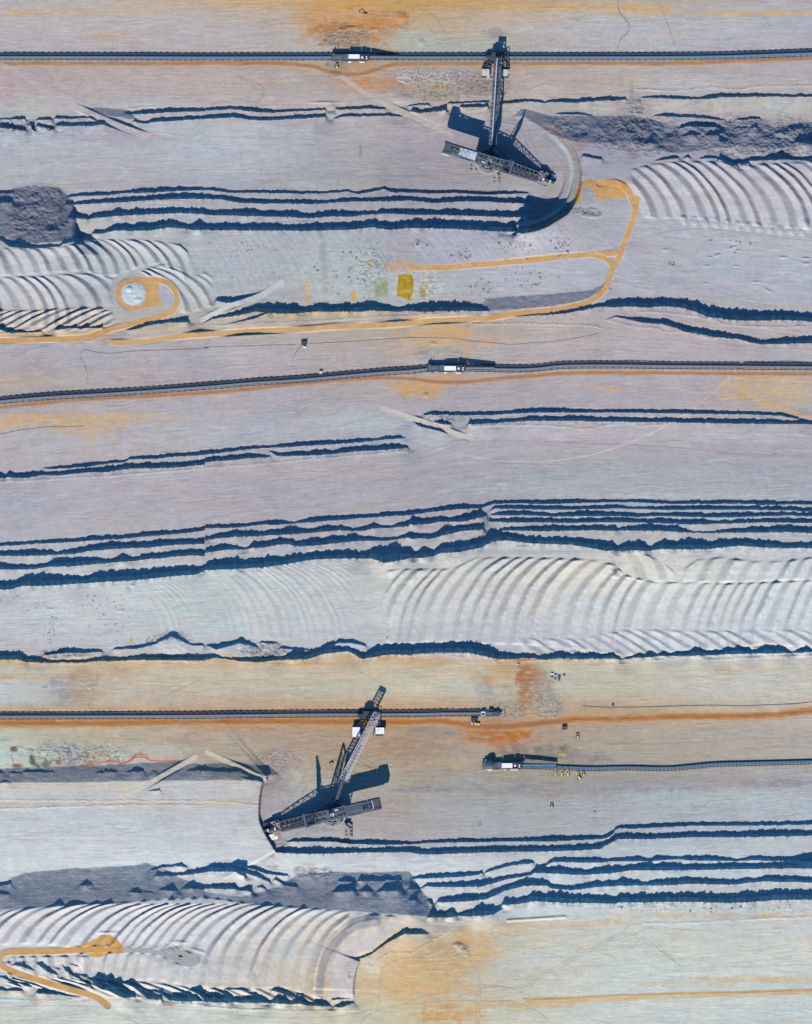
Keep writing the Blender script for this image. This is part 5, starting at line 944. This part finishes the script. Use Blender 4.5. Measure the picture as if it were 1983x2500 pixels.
bwe(812, 1986, a2, 121, 86, (48, 34, 84), (6, 10, 97), (838, 1902, 921, 1740), (33, 33), 11, "bucket wheel excavator with white shield at its wheel and a slanting pale lattice bridge", 2)

# loading cars standing astride the bench conveyors
def loader(cx, cy, boxes, label, up, rz=0):
    r = empty('loading_car', cx, cy, rz); tag(r, label, 'conveyor loader', 'loading cars fed by the excavator bridges')
    def L(px, py, z): return ((px - cx) * S, (cy - py) * S, z)
    for (x0, x1, y0, y1) in boxes:
        b = MB(); b.box(L((x0 + x1) / 2, (y0 + y1) / 2, 9), ((x1 - x0) * S, (y1 - y0) * S, 4)); h = b.build('machine_house', 'cream', r)
        b = MB(); b.box(L((x0 + x1) / 2, (y0 + y1) / 2, 11.2), ((x1 - x0) * S + .5, (y1 - y0) * S + .5, .4)); b.build('roof', 'white' if up == 2 else 'cream', h)
        for dy_ in (-7, 7):
            b = MB(); b.box(L((x0 + x1) / 2, (y0 + y1) / 2, 1.6)[:2] + (1.6,), (11, 3.2, 3)); b.cyl((L((x0 + x1) / 2, 0, 0)[0] - 5.5, L(0, (y0 + y1) / 2, 0)[1] - 1.6, 1.6), (L((x0 + x1) / 2, 0, 0)[0] - 5.5, L(0, (y0 + y1) / 2, 0)[1] + 1.6, 1.6), 1.5, 10)
            b.build('crawler', 'dark', r).location = (0, dy_, 0)
        b = MB(); b.box(L((x0 + x1) / 2, (y0 + y1) / 2, 5), (4, 16, 4)); b.build('crawler_frame', 'mid', r)
    b = MB(); b.box((0, 22, 10), (15, 13, 6)); b.box((0, 24, 14), (9, 8, 4)); b.box((-12, 21, 7), (9, 4, 5)); b.box((13, 21, 8), (8, 7, 4)); b.build('hopper', 'dark', r)
    b = MB()
    for s_ in (-1, 1):
        b.bar((s_ * 10, -14, 6.5), (s_ * 10, 26, 8), 1.2); b.bar((s_ * 20, 0, 7), (s_ * 6, 20, 9), .9); b.bar((s_ * 18, 20, .5), (s_ * 18, 20, 10), 1)
    b.bar((-20, 18, 9), (21, 18, 9), 1.3); b.bar((-20, 4, 8), (20, 4, 8), 1.3); b.bar((21, -2, 8), (21, 27, 9), 1.2); b.bar((13, 27, 9), (21, 27, 9), .9); b.build('portal_frame', 'mid' if up == 1 else 'dark', r)
    rn = random.Random(up); b = MB()
    for k in range(34): b.box((rn.uniform(-20, 22), rn.uniform(-10, 15), rn.uniform(7, 11)), (rn.uniform(.6, 3), rn.uniform(.6, 3), 1.6), rn.uniform(0, 3))
    b.build('machinery', 'steel', r)
    b = MB(); b.tube([(9, 9, 11), (14, 12, 11.3), (17, 10, 11.3), (16, 4, 11)], .9); b.tube([(22, -10, 9), (22, -2, 9)], .8); b.build('pipe', 'cream', r)
    b = MB(); b.box((-13, -14, 6), (6, 4, 1)); b.box((-14, -17.5, 3), (18, .8, .8)); b.build('walkway', 'cream', r)
loader(1211, 166, [(1178, 1195, 167, 183.5), (1228, 1240, 168, 184)], "loading car with two flat cream houses under the upright bridge at the top conveyor", 1)
loader(898, 1776, [(861, 879, 1775, 1798), (918, 938, 1776, 1791)], "loading car with pale square roofs under the slanting lattice bridge at the lower conveyor", 2)

# ------------------------------------------------------------------ bench conveyors
def conveyor(spec, label, beltmat, mod, wide=8.0, clip=None, side=1):
    pth = smooth_path(spec, 6); seg = np.r_[0, np.cumsum(np.hypot(*np.diff(pth, axis=0).T))]; L = seg[-1]
    def at(s_, v, z):
        s_ = min(max(s_, 0), L); x = np.interp(s_, seg, pth[:, 0]); y = np.interp(s_, seg, pth[:, 1]); e = 4
        x2 = np.interp(min(s_ + e, L), seg, pth[:, 0]); y2 = np.interp(min(s_ + e, L), seg, pth[:, 1]); x1 = np.interp(max(s_ - e, 0), seg, pth[:, 0]); y1 = np.interp(max(s_ - e, 0), seg, pth[:, 1])
        dx, dy = x2 - x1, y2 - y1; l = math.hypot(dx, dy); nx, ny = dy / l, -dx / l      # towards the top of the map
        return W(x + nx * v / S, y + ny * v / S, z, base=float(zat(np.array([x]), np.array([y]))[0])), math.atan2(-dy, dx)
    p0, _ = at(L / 2, 0, 0)
    root = bpy.data.objects.new('bench_conveyor', None); COL.objects.link(root); root.location = p0; tag(root, label, 'conveyor')
    def strip(v, z, w, h, name, mat, par=root, s0=0, s1=None):
        s1 = L if s1 is None else s1; n = max(2, int((s1 - s0) / 14)); b = MB()
        pts = [at(s0 + (s1 - s0) * k / n, v, z)[0] - p0 for k in range(n + 1)]; b.tube(pts, w, h); return b.build(name, mat, par)
    strip(0, 2.5, 2.7, .5, 'belt', beltmat)
    if wide > 6: strip(0.2, 1.2, 2.2, .4, 'return_belt', 'gbelt')
    strip(-1.9, 2.0, .8, 1.4, 'side_frame', 'dark'); strip(1.9, 2.0, .5, 1.2, 'side_frame', 'mid')
    strip(-4.6, .5, .8, .5, 'rail', 'steel'); strip(wide, .6, .5, .6, 'rail', 'mid')
    if wide > 6:
        strip(4.4, 1.2, .7, 1.4, 'cable_tray', 'mid'); strip(6.3, .5, 1.3, .25, 'walkway', 'steel')
    n = int(L / mod); b = MB(); bs = None; rest = MB(); count = 0
    # a support: cross sleeper with two posts
    b.box((0, (wide - 5) / 2, .45), (1.1, wide + 7.5, .7)); b.box((0, -2, 1.4), (.8, .8, 2.4)); b.box((0, 2.2, 1.4), (.8, .8, 2.4))
    if wide > 6: b.box((0, 5.6, 1.6), (1.6, 2.6, 2.2)); b.box((0, 5.6, 2.8), (2.4, 1.6, .4))
    proto = b.build('support', 'mid', root)
    for k in range(n):
        q, a = at((k + .5) * mod, 0, 0)
        if k < 100:
            o = proto if k == 0 else proto.copy()
            if k: COL.objects.link(o); o.parent = root
            o.location = q - p0; o.rotation_euler = (0, 0, a)
        else:
            for v in proto.data.vertices: pass
            M = Matrix.Translation(q - p0) @ Matrix.Rotation(a, 4, 'Z'); o_ = len(rest.v)
            rest.v += [tuple(M @ v.co) for v in proto.data.vertices]; rest.f += [[o_ + i for i in f.vertices] for f in proto.data.polygons]
    if rest.v: rest.build('support', 'mid', root, 'stuff')
    return root, at, L
conveyor("A -40,470 900,471 1710,474 B 600,473 1040,472 C 0,472 900,472 1710,472 D 600,470 900,466 1200,458 1760,438", "topmost bench conveyor, bright blue belt above a brown service road", 'belt', 15.2)
conveyor("E -40,1645 400,1607 1000,1572 1710,1522 F 400,1488 800,1462 1400,1408 1710,1388 G 150,1373 480,1368 900,1375 1100,1364 1300,1345 1710,1342 H 600,1348 1760,1357", "long grey bench conveyor across the middle that bends upward from the left edge", 'gbelt', 15.2)
conveyor("M -40,852 900,850 1710,845 N 900,835 1710,832 O 300,826 650,826", "lower bench conveyor along the orange road ending in a machine near the centre", 'gbelt', 15.2)
conveyor("O 930,1262 1200,1270 1500,1281 1710,1277 P 200,1276 500,1280 700,1265 900,1246 1200,1238 1760,1224", "narrow blue conveyor with close sleepers from a white roofed station to the right edge", 'belt_dark', 9.3, wide=4.0)

# ------------------------------------------------------------------ drive stations
def station(px, py, x0, x1, hs, label, extra=0, rise=70):
    r = empty('drive_station', px, py); tag(r, label, 'drive station', 'drive stations on the bench conveyors')
    L0, L1 = (x0 - px) * S, (x1 - px) * S; h0, h1 = (hs[0] - px) * S, (hs[1] - px) * S; hy0, hy1 = (py - hs[2]) * S, (py - hs[3]) * S
    b = MB(); b.box(((L0 + L1) / 2, 0, 1.2), (L1 - L0, 11, 1.6)); b.build('base_frame', 'mid', r)
    for k in range(4):
        b = MB(); u = L0 + 8 + (L1 - L0 - 16) * k / 3
        b.box((u, -6.0, 1.2), (9, 2, 2.2)); b.cyl((u - 4.5, -7, 1.2), (u - 4.5, -5, 1.2), 1.1, 8); b.build('crawler', 'dark', r)
    b = MB(); b.box(((h0 + h1) / 2, (hy0 + hy1) / 2, 7.5), (h1 - h0 - .6, hy0 - hy1 - .6, 8)); h = b.build('switch_house', 'cream', r)
    b = MB(); b.box(((h0 + h1) / 2, (hy0 + hy1) / 2, 11.8), (h1 - h0, hy0 - hy1, .6)); b.build('roof', 'white', h)
    b = MB(); b.box((h1 + 9, 1.5, 6), (14, 8, 8)); b.box((h1 + 5, 2, 11), (7, 6, 2)); b.build('drive_block', 'dark', r)
    for (u, v, q) in ((h1 + 4.5, -.5, 1.9), (h1 + 12, .6, 1.2), (h1 + 12, -2.4, 1.2)):
        b = MB(); b.cyl((u, v, 8), (u, v, 13), q, 12); b.build('motor', 'white', r)
    b = MB(); b.box(((L0 + h0) / 2 - 3, 1, 6.5), (h0 - L0 - 8, 7.5, 5)); b.build('tail_block', 'mid', r)
    b = MB()
    for k in range(4): b.bar((L0 + 6, -2.2 + k * 1.5, 9.2), (h0 - 12, -2.2 + k * 1.5, 9.2), .6, .5)
    b.build('belt_loops', 'pale' if extra == 0 else 'belt', r)
    b = MB(); b.box((h0 - 4, .8, 8.6), (7, 8.5, .4)); b.build('platform', 'steel', r)
    b = MB(); b.box((L0 + 5, 0, 9.6), (2.4, 14, .8)); b.bar((L0 + 5, -6.5, 1), (L0 + 5, -6.5, 9.6), 1); b.bar((L0 + 5, 6.5, 1), (L0 + 5, 6.5, 9.6), 1); b.build('gantry', 'steel', r)
    b = MB(); b.bar((L0 + 9, 4, 9), (L0 + 9, 4, 16), .8); b.build('lamp_post', 'dark', r)
    rn = random.Random(int(px)); b = MB()
    for k in range(26): b.box((rn.uniform(L0, L1), rn.uniform(-5.5, 5.5), rn.uniform(6, 9.4)), (rn.uniform(.5, 2.5), rn.uniform(.5, 2), 1.6), 0)
    b.build('machinery', 'steel', r)
    b = MB()
    for k in range(7): u = L0 + (L1 - L0) * k / 6; b.bar((u, -5.5, 3), (u, -5.5, 5), .3)
    b.bar((L0, -5.5, 5), (L1, -5.5, 5), .5); b.bar((L0, 5.5, 8), (L1, 5.5, 8), .6); b.build('railing', 'steel', r)
    n = 16; b = MB(); r2 = (rise) * S
    for k in range(n):
        u = L1 + r2 * k / n; z = 9.0 * (1 - k / n) + 2.4; b.bar((u, -2, .8), (u, -2, z), .5); b.bar((u, 3, .8), (u, 3, z), .5)
    for v in (-2.4, 3.2): b.bar((L1, v, 10.4), (L1 + r2, v, 3.2), .8, 1.4)
    b.build('ramp_frame', 'dark', r)
    b = MB(); b.bar((L1, .2, 10.8), (L1 + r2, .2, 3.3), 2.8, .5); b.build('ramp_belt', 'gbelt' if extra == 0 else 'belt', r)
    b = MB(); b.box((h0 + 2 if extra == 0 else L0 + 14, -8, 3), (5, 2.4, 1.8)); b.box((h1 + 4, -8.2, 2.6), (8, 2.4, 1.6)); b.build('electrical_box', 'white', r)
    if extra:
        for (q0, q1, w0, w1, z) in ((1183, 1201, 1854, 1861, 8), (1182, 1201, 1873, 1878.5, 4), (1246, 1265, 1876, 1881.5, 4)):
            b = MB(); b.box((((q0 + q1) / 2 - px) * S, (py - (w0 + w1) / 2) * S, z / 2 + .4), ((q1 - q0) * S, (w1 - w0) * S, z)); b.build('container_house', 'cream', r)
        b = MB(); b.box(((1233 - px) * S, (py - 1879) * S, 2), (4, 3.6, 3.4)); b.build('compressor', 'yellow', r)
        b = MB(); b.cyl(((1196 - px) * S, 2, 8), ((1196 - px) * S, 6, 8), 8, 20); b.build('winding_drum', 'dark', r)
    return r
station(860, 138, 808, 903, (851, 878, 131, 141.5), "drive station with long bluish white roof on topmost conveyor, yellow bulldozer below it")
station(1090, 899, 1042, 1137, (1085, 1113.5, 893.5, 904.5), "drive station with cream white roof on middle conveyor")
station(1228, 1868, 1176, 1276, (1225, 1251, 1862.5, 1874), "drive station with three pale containers at left end of narrow blue conveyor", 1, 82)
# tail machine of conveyor three
r = empty('conveyor_tail_station', 1190, 1742); tag(r, "tail machine with small white frame at right end of lower conveyor", 'conveyor end')
b = MB(); b.box((0, 0, 1.5), (34, 9, 2)); b.box((12, 0, 4), (10, 7, 3)); b.poly([(17, 5, 5), (17, -5, 5), (25, 0, 3)], 2); b.build('tail_frame', 'mid', r)
b = MB()
for (p_, q_) in (((-10.5, 3.5), (-4, 3.5)), ((-10.5, -3.5), (-4, -3.5)), ((-10.5, -3.5), (-10.5, 3.5)), ((-4, -3.5), (-4, 3.5))): b.bar((*p_, 7), (*q_, 7), .7); b.bar((*p_, 1), (*p_, 7), .6)
b.box((-7.2, 2.6, 7.4), (6, 1.6, .5)); b.build('portal_frame', 'white', r)
b = MB(); b.bar((2, .5, 5.4), (14, .5, 5), 3, .5); b.build('belt', 'belt', r)
b = MB()
for u in range(5): b.cyl((-30 + u * 3.2, 6, 1), (-30 + u * 3.2, 6, 3.5), .9, 8)
b.cyl((-44, 6.5, .4), (-44, 6.5, 2.6), 2.6, 12); b.cyl((-57, 6.5, .4), (-57, 6.5, 2.6), 2.6, 12); b.box((6, 6.2, 3), (8, 2.4, 4)); b.build('winches', 'dark', r)
b = MB(); b.bar((21, 6, 1), (29, 4, 1), .5); b.bar((29, 9, 1), (29, -7, 1), .5); b.build('barrier', 'steel', r)

# ------------------------------------------------------------------ vehicles and small plant
def dozer(name='bulldozer'):
    r = bpy.data.objects.new(name, None); COL.objects.link(r)
    for s_ in (-1, 1):
        b = MB(); b.box((0, s_ * 1.9, .8), (5.0, .8, 1.3)); b.cyl((-2.5, s_ * 1.9 - .4, .8), (-2.5, s_ * 1.9 + .4, .8), .65, 8); b.cyl((2.5, s_ * 1.9 - .4, .8), (2.5, s_ * 1.9 + .4, .8), .65, 8); b.build('track', 'rubber', r)
    b = MB(); b.box((1.2, 0, 1.8), (3.4, 1.9, 1.6)); b.box((-1.9, 0, 1.7), (1.6, 2.6, 1.4)); b.build('body', 'yellow', r)
    b = MB(); b.box((-.9, 0, 2.9), (1.7, 1.9, 1.7)); c = b.build('cab', 'glass', r)
    b = MB(); b.box((-.9, 0, 3.85), (2.0, 2.2, .2)); b.build('cab_roof', 'pale_yellow', c)
    b = MB(); b.box((3.7, 0, 1.0), (.4, 4.8, 1.6)); b.bar((0, 1.5, .9), (3.6, 1.5, .7), .3); b.bar((0, -1.5, .9), (3.6, -1.5, .7), .3); b.build('blade', 'pale_yellow', r)
    b = MB(); b.cyl((1.8, .5, 2.6), (1.8, .5, 3.6), .12, 6); b.build('exhaust', 'dark', r)
    return r
def pipelayer():
    r = bpy.data.objects.new('pipelayer', None); COL.objects.link(r)
    for s_ in (-1, 1):
        b = MB(); b.box((0, s_ * 2.6, .9), (6.0, 1.0, 1.6)); b.cyl((-3, s_ * 2.6 - .5, .9), (-3, s_ * 2.6 + .5, .9), .8, 8); b.cyl((3, s_ * 2.6 - .5, .9), (3, s_ * 2.6 + .5, .9), .8, 8); b.build('track', 'rubber', r)
    b = MB(); b.box((-.8, 0, 2.0), (4.6, 2.6, 2.0)); b.box((-2.8, 0, 2.1), (1.4, 4.0, 1.8)); b.build('body', 'pale_yellow', r)
    b = MB(); b.box((.4, -1.0, 3.4), (1.6, 1.4, 1.4)); b.build('cab', 'yellow', r)
    b = MB(); b.bar((.5, 2.6, 1.4), (7.5, .4, 8.0), .5); b.bar((.5, -2.6, 1.4), (7.5, -.4, 8.0), .5); b.bar((4, 1.5, 4.7), (4, -1.5, 4.7), .35); b.bar((7.5, -.5, 8), (7.5, .5, 8), .5); b.build('lifting_boom', 'pale_yellow', r)
    b = MB(); b.box((3.2, 0, 1.2), (1.4, 3.2, 1.3)); b.build('winch', 'dark', r)
    return r
def place(o, px, py, deg, label, cat, sc=1.0, group=None):
    o.location = W(px, py, 0); o.rotation_euler = (0, 0, R_(deg)); o.scale = (sc * .82, sc * .82, sc * .82); tag(o, label, cat, group); return o
d0 = dozer(); place(d0, 823, 160, 90, "yellow bulldozer standing on dark ground just below the top drive station", 'bulldozer', 1.5, 'bulldozers')
for (x, y, a, l, s_) in [(1425, 1889, 95, "small yellow bulldozer to the right of the row of pipelayers", 1.35), (1347, 1968, 90, "lone yellow bulldozer on the open grey bench above the lower steps", 1.5), (1410, 1797, 90, "yellow bulldozer parked between two conveyors, right of the dark container", 1.5), (441, 2336, 160, "dark bulldozer turning circles on the round spoil platform, bottom left", 1.3), (1452, 1982, 20, "tiny yellow bulldozer alone on open ground right of the lone machine", .7), (810, 1863, 200, "dark and yellow bulldozer in front of the second excavator", 1.3)]:
    place(copy_tree(d0), x, y, a, l, 'bulldozer', s_, 'bulldozers')
p0_ = pipelayer(); place(p0_, 1356, 1888, 90, "leftmost of the three yellow pipelayers in a row under the blue conveyor", 'pipelayer', 1.25, 'pipelayers')
for (x, y, a, l, s_) in [(1371, 1889, 90, "middle one of the three yellow pipelayers in a row under the blue conveyor", 1.25), (1386, 1889, 90, "right one of the three yellow pipelayers in a row under the blue conveyor", 1.25), (1413, 1897, 118, "yellow pipelayer turned aside with its boom reaching up left to the conveyor", 1.3),
   (1367, 1840, 88, "leftmost of three pale machines parked side by side above the blue conveyor", .95), (1373, 1840, 92, "middle of three pale machines parked side by side above the blue conveyor", .95), (1379, 1841, 80, "rightmost of three pale machines parked side by side above the blue conveyor", .95)]:
    place(copy_tree(p0_), x, y, a, l, 'pipelayer', s_, 'pipelayers')
# crawler excavator digging in the orange overburden
r = bpy.data.objects.new('crawler_excavator', None); COL.objects.link(r); place(r, 891, 33, 155, "dark crawler excavator with long arm on the orange ground at the top", 'excavator', 1.25)
for s_ in (-1, 1):
    b = MB(); b.box((0, s_ * 1.7, .6), (5, .8, 1.1)); b.build('track', 'rubber', r)
b = MB(); b.box((-.8, 0, 2.0), (4.4, 3.0, 1.6)); b.box((-2.6, 0, 2.2), (1.2, 3.0, 1.6)); b.build('body', 'orange', r)
b = MB(); b.box((.9, 1.0, 2.9), (1.5, 1.2, 1.6)); b.build('cab', 'white', r)
b = MB(); b.bar((1, -.2, 2.2), (6, -.2, 6.2), .7, .9); b.build('boom', 'dark', r)
b = MB(); b.bar((6, -.2, 6.2), (10.2, -.2, 2.2), .5, .7); b.build('stick', 'dark', r)
b = MB(); b.box((10.4, -.2, 1.2), (1.4, 1.8, 1.6)); b.build('bucket', 'dark', r)
# truck with white cab and crane by the conveyor end
r = empty('crane_truck', 1161, 1767, R_(172)); tag(r, "yellow crane truck with white cab under the end of the lower conveyor", 'truck')
b = MB(); b.box((0, 0, 1), (13, 2.6, .8)); b.build('chassis', 'dark', r)
b = MB(); b.box((5.8, 0, 2.4), (2.4, 2.9, 2.6)); b.build('cab', 'white', r)
b = MB(); b.box((-2.6, -.3, 2.2), (9.5, 3.4, 2.2)); b.build('load_bed', 'yellow', r)
for u in (-5, -3.4, 2.5, 5.4):
    for v in (-1.3, 1.3): b = MB(); b.cyl((u, v - .25, .7), (u, v + .25, .7), .7, 10); b.build('wheel', 'rubber', r)
r = empty('steel_rack', 1158, 1755.5, R_(-4)); tag(r, "dark steel rack of three bays between crane truck and conveyor end", 'rack')
b = MB(); b.box((0, 0, 2.0), (11, 5, .4))
for u in (-5.4, -1.8, 1.8, 5.4):
    for v in (-2.4, 2.4): b.bar((u, v, 0), (u, v, 4.6), .5)
    b.bar((u, -2.4, 4.6), (u, 2.4, 4.6), .5)
for v in (-2.4, 2.4): b.bar((-5.4, v, 4.6), (5.4, v, 4.6), .5)
b.build('frame', 'dark', r)
b = MB()
for u in (-3.6, 0, 3.6): b.box((u, 0, 3.0), (2.2, 3.8, 1.6))
b.build('load', 'mid', r)
def substation(px, py, rz, label, w=9.8, d=7, mat='dark'):
    r = empty('mobile_substation', px, py, rz); tag(r, label, 'substation')
    b = MB(); b.box((0, 0, .5), (w, d, .6)); b.build('skid', 'mid', r)
    b = MB(); b.box((0, d * .28, 2.3), (w * .95, d * .36, 3)); b.box((0, -d * .3, 2.1), (w * .95, d * .34, 2.6)); b.build('cabinets', mat, r)
    b = MB(); b.box((0, .1, 3.6), (w * .9, 1.0, .4)); b.bar((w / 2, -d / 2, 3.8), (w / 2, d / 2, 3.8), .35); b.bar((-w / 2, -d / 2, 3.8), (-w / 2, d / 2, 3.8), .35); b.build('busbar_frame', 'steel', r)
    return r
substation(742.5, 837, R_(4), "black mobile substation with cable ends on the bench above the middle conveyor")
substation(1378, 1776, 0, "dark closed equipment container beside the orange road", 8.5, 6)
def smallbox(name, px, py, rz, size, mat, label, cat, roof='white', group=None):
    r = empty(name, px, py, rz); tag(r, label, cat, group)
    b = MB(); b.box((0, 0, size[2] * .55), (size[0], size[1], size[2] * .8)); b.build('body', mat, r)
    b = MB(); b.box((0, 0, size[2] * .98), (size[0] + .2, size[1] + .2, .25)); b.build('roof', roof, r)
    b = MB()
    for u in (-.35, .35):
        for v in (-.5, .5): b.cyl((size[0] * u, size[1] * v - .15, .45), (size[0] * u, size[1] * v + .15, .45), .45, 8)
    b.build('wheels', 'rubber', r); return r
smallbox('parked_van', 743.5, 847.5, 0, (5, 2.3, 2.6), 'white', "small white van parked just below the black substation", 'van')
smallbox('parked_van', 783.5, 909, R_(4), (5.6, 4.2, 3.4), 'green', "pale green boxy van standing against the middle conveyor", 'van', 'green')
for k, (x, y, c, l) in enumerate([(1348, 1647, 'white', "leftmost and whitest of three equipment trailers in a staggered row"), (1356, 1651, 'roof', "middle of three equipment trailers in a staggered row"), (1365, 1654, 'steel', "rightmost darker one of three equipment trailers in a staggered row")]):
    r = empty('equipment_trailer', x, y, R_(-2)); tag(r, l, 'trailer', 'equipment trailers by the scarred ground')
    b = MB(); b.box((0, 1.2, 1.6), (4.6, 2.8, 2.2)); b.build('box_body', c, r)
    b = MB(); b.box((0, -3.4, .5), (4.2, 3.6, .3)); b.build('bed', 'steel', r)
    b = MB(); b.cyl((-2.2, -.8, .5), (2.2, -.8, .5), .5, 8); b.build('axle', 'rubber', r)
r = empty('pipe_stack', 1377, 1647, R_(-30)); tag(r, "slanting stack of blue grey pipes right of the trailers", 'pipes')
b = MB()
for k in range(4): b.cyl((-2.4, -1.5 + k, .5), (2.4, -1.5 + k, .5), .48, 8)
b.build('pipes', 'steel', r); b = MB(); b.box((0, 0, .05), (.5, 4.6, .1)); b.build('bearer', 'rust', r)
r = empty('light_mast', 1265, 1625, 0); tag(r, "tall light mast with white lamp head beneath the ragged edge", 'light mast')
b = MB(); b.box((0, 0, .7), (3, 2.4, 1.2)); b.build('trailer', 'mid', r); b = MB(); b.bar((0, 0, 1), (0, -6, 12), .35); b.build('pole', 'dark', r); b = MB(); b.box((0, 1.6, 1.9), (2.6, 2.2, 1.4)); b.build('lamp_head', 'white', r)
r = empty('stone_heap', 1496, 1721.5, 0)
tag(r, "small black cable reel on the thin cable at the right", 'cable reel'); b = MB(); b.cyl((0, -1, 1.4), (0, 1, 1.4), 1.4, 12); b.build('drum', 'dark', r); b = MB(); b.cyl((0, -1.3, 1.4), (0, -1.0, 1.4), 1.9, 12); b.cyl((0, 1.0, 1.4), (0, 1.3, 1.4), 1.9, 12); b.build('flanges', 'rust', r); r.name = 'cable_reel'
# power cables lying on the benches
def cable(spec, label, w=.4, mat='cable', group=None):
    pth = smooth_path(spec, 8); seg = np.r_[0, np.cumsum(np.hypot(*np.diff(pth, axis=0).T))]
    n = max(3, int(seg[-1] / 5)); t = np.linspace(0, seg[-1], n); px = np.interp(t, seg, pth[:, 0]); py = np.interp(t, seg, pth[:, 1]); z = zat(px, py)
    b = MB(); b.tube([((x - CX) * S, (CY - y) * S, zz + .25) for x, y, zz in zip(px, py, z)], w, w); o = b.build('power_cable', mat); tag(o, label, 'cable'); return o
cable("F 870,1160 1000,1152 1150,1145 1710,1107 G 0,1107 250,1112 380,1115 500,1135 700,1152 850,1165 1000,1155 1200,1140 1400,1110 1580,1070", "dark cable running right from the black substation across the bench")
cable("F 805,1180 770,1220 740,1275", "short brown cable leading down left from the substation", .5)
cable("E 730,1470 725,1400 700,1320 670,1260 680,1225 720,1212 780,1225 880,1240 1000,1235 1100,1222 1710,1198 F 0,1190 400,1175 760,1168", "looping cable that turns down to the middle conveyor at the left")
cable("D 92,433 92,380 120,310 170,265 185,220 170,170 110,100 92,50 90,-10", "thin S curved cable dropping to the top conveyor at the right", .5)
cable("O 1440,762 1500,768 1600,773 1710,775 P 300,772 700,760 900,757 1100,762 1400,752 1560,745 1720,728", "long black cable above the orange road at the right", .8)
cable("I 0,208 120,180 300,155 450,140 520,146 700,135", "cable across the orange patch at the left edge", .45)
cable("A -10,441 100,436 250,437 400,445 600,444 1710,443", "black feeder cable along upper side of the topmost conveyor, left half", .7)
cable("D 0,437 400,438 800,432 1200,423 1500,420 1720,411", "black feeder cable along upper side of the topmost conveyor, right end", .7)
cable("G 1180,1318 1350,1308 1710,1308 H 200,1300 700,1315 1300,1313 1500,1305 1720,1318", "black feeder cable winding above the middle conveyor, right part", .7)
cable("M 0,822 700,820 1000,815 1300,810 1710,806 N 500,800 1300,802", "black feeder cable along upper side of the lower conveyor", .7)
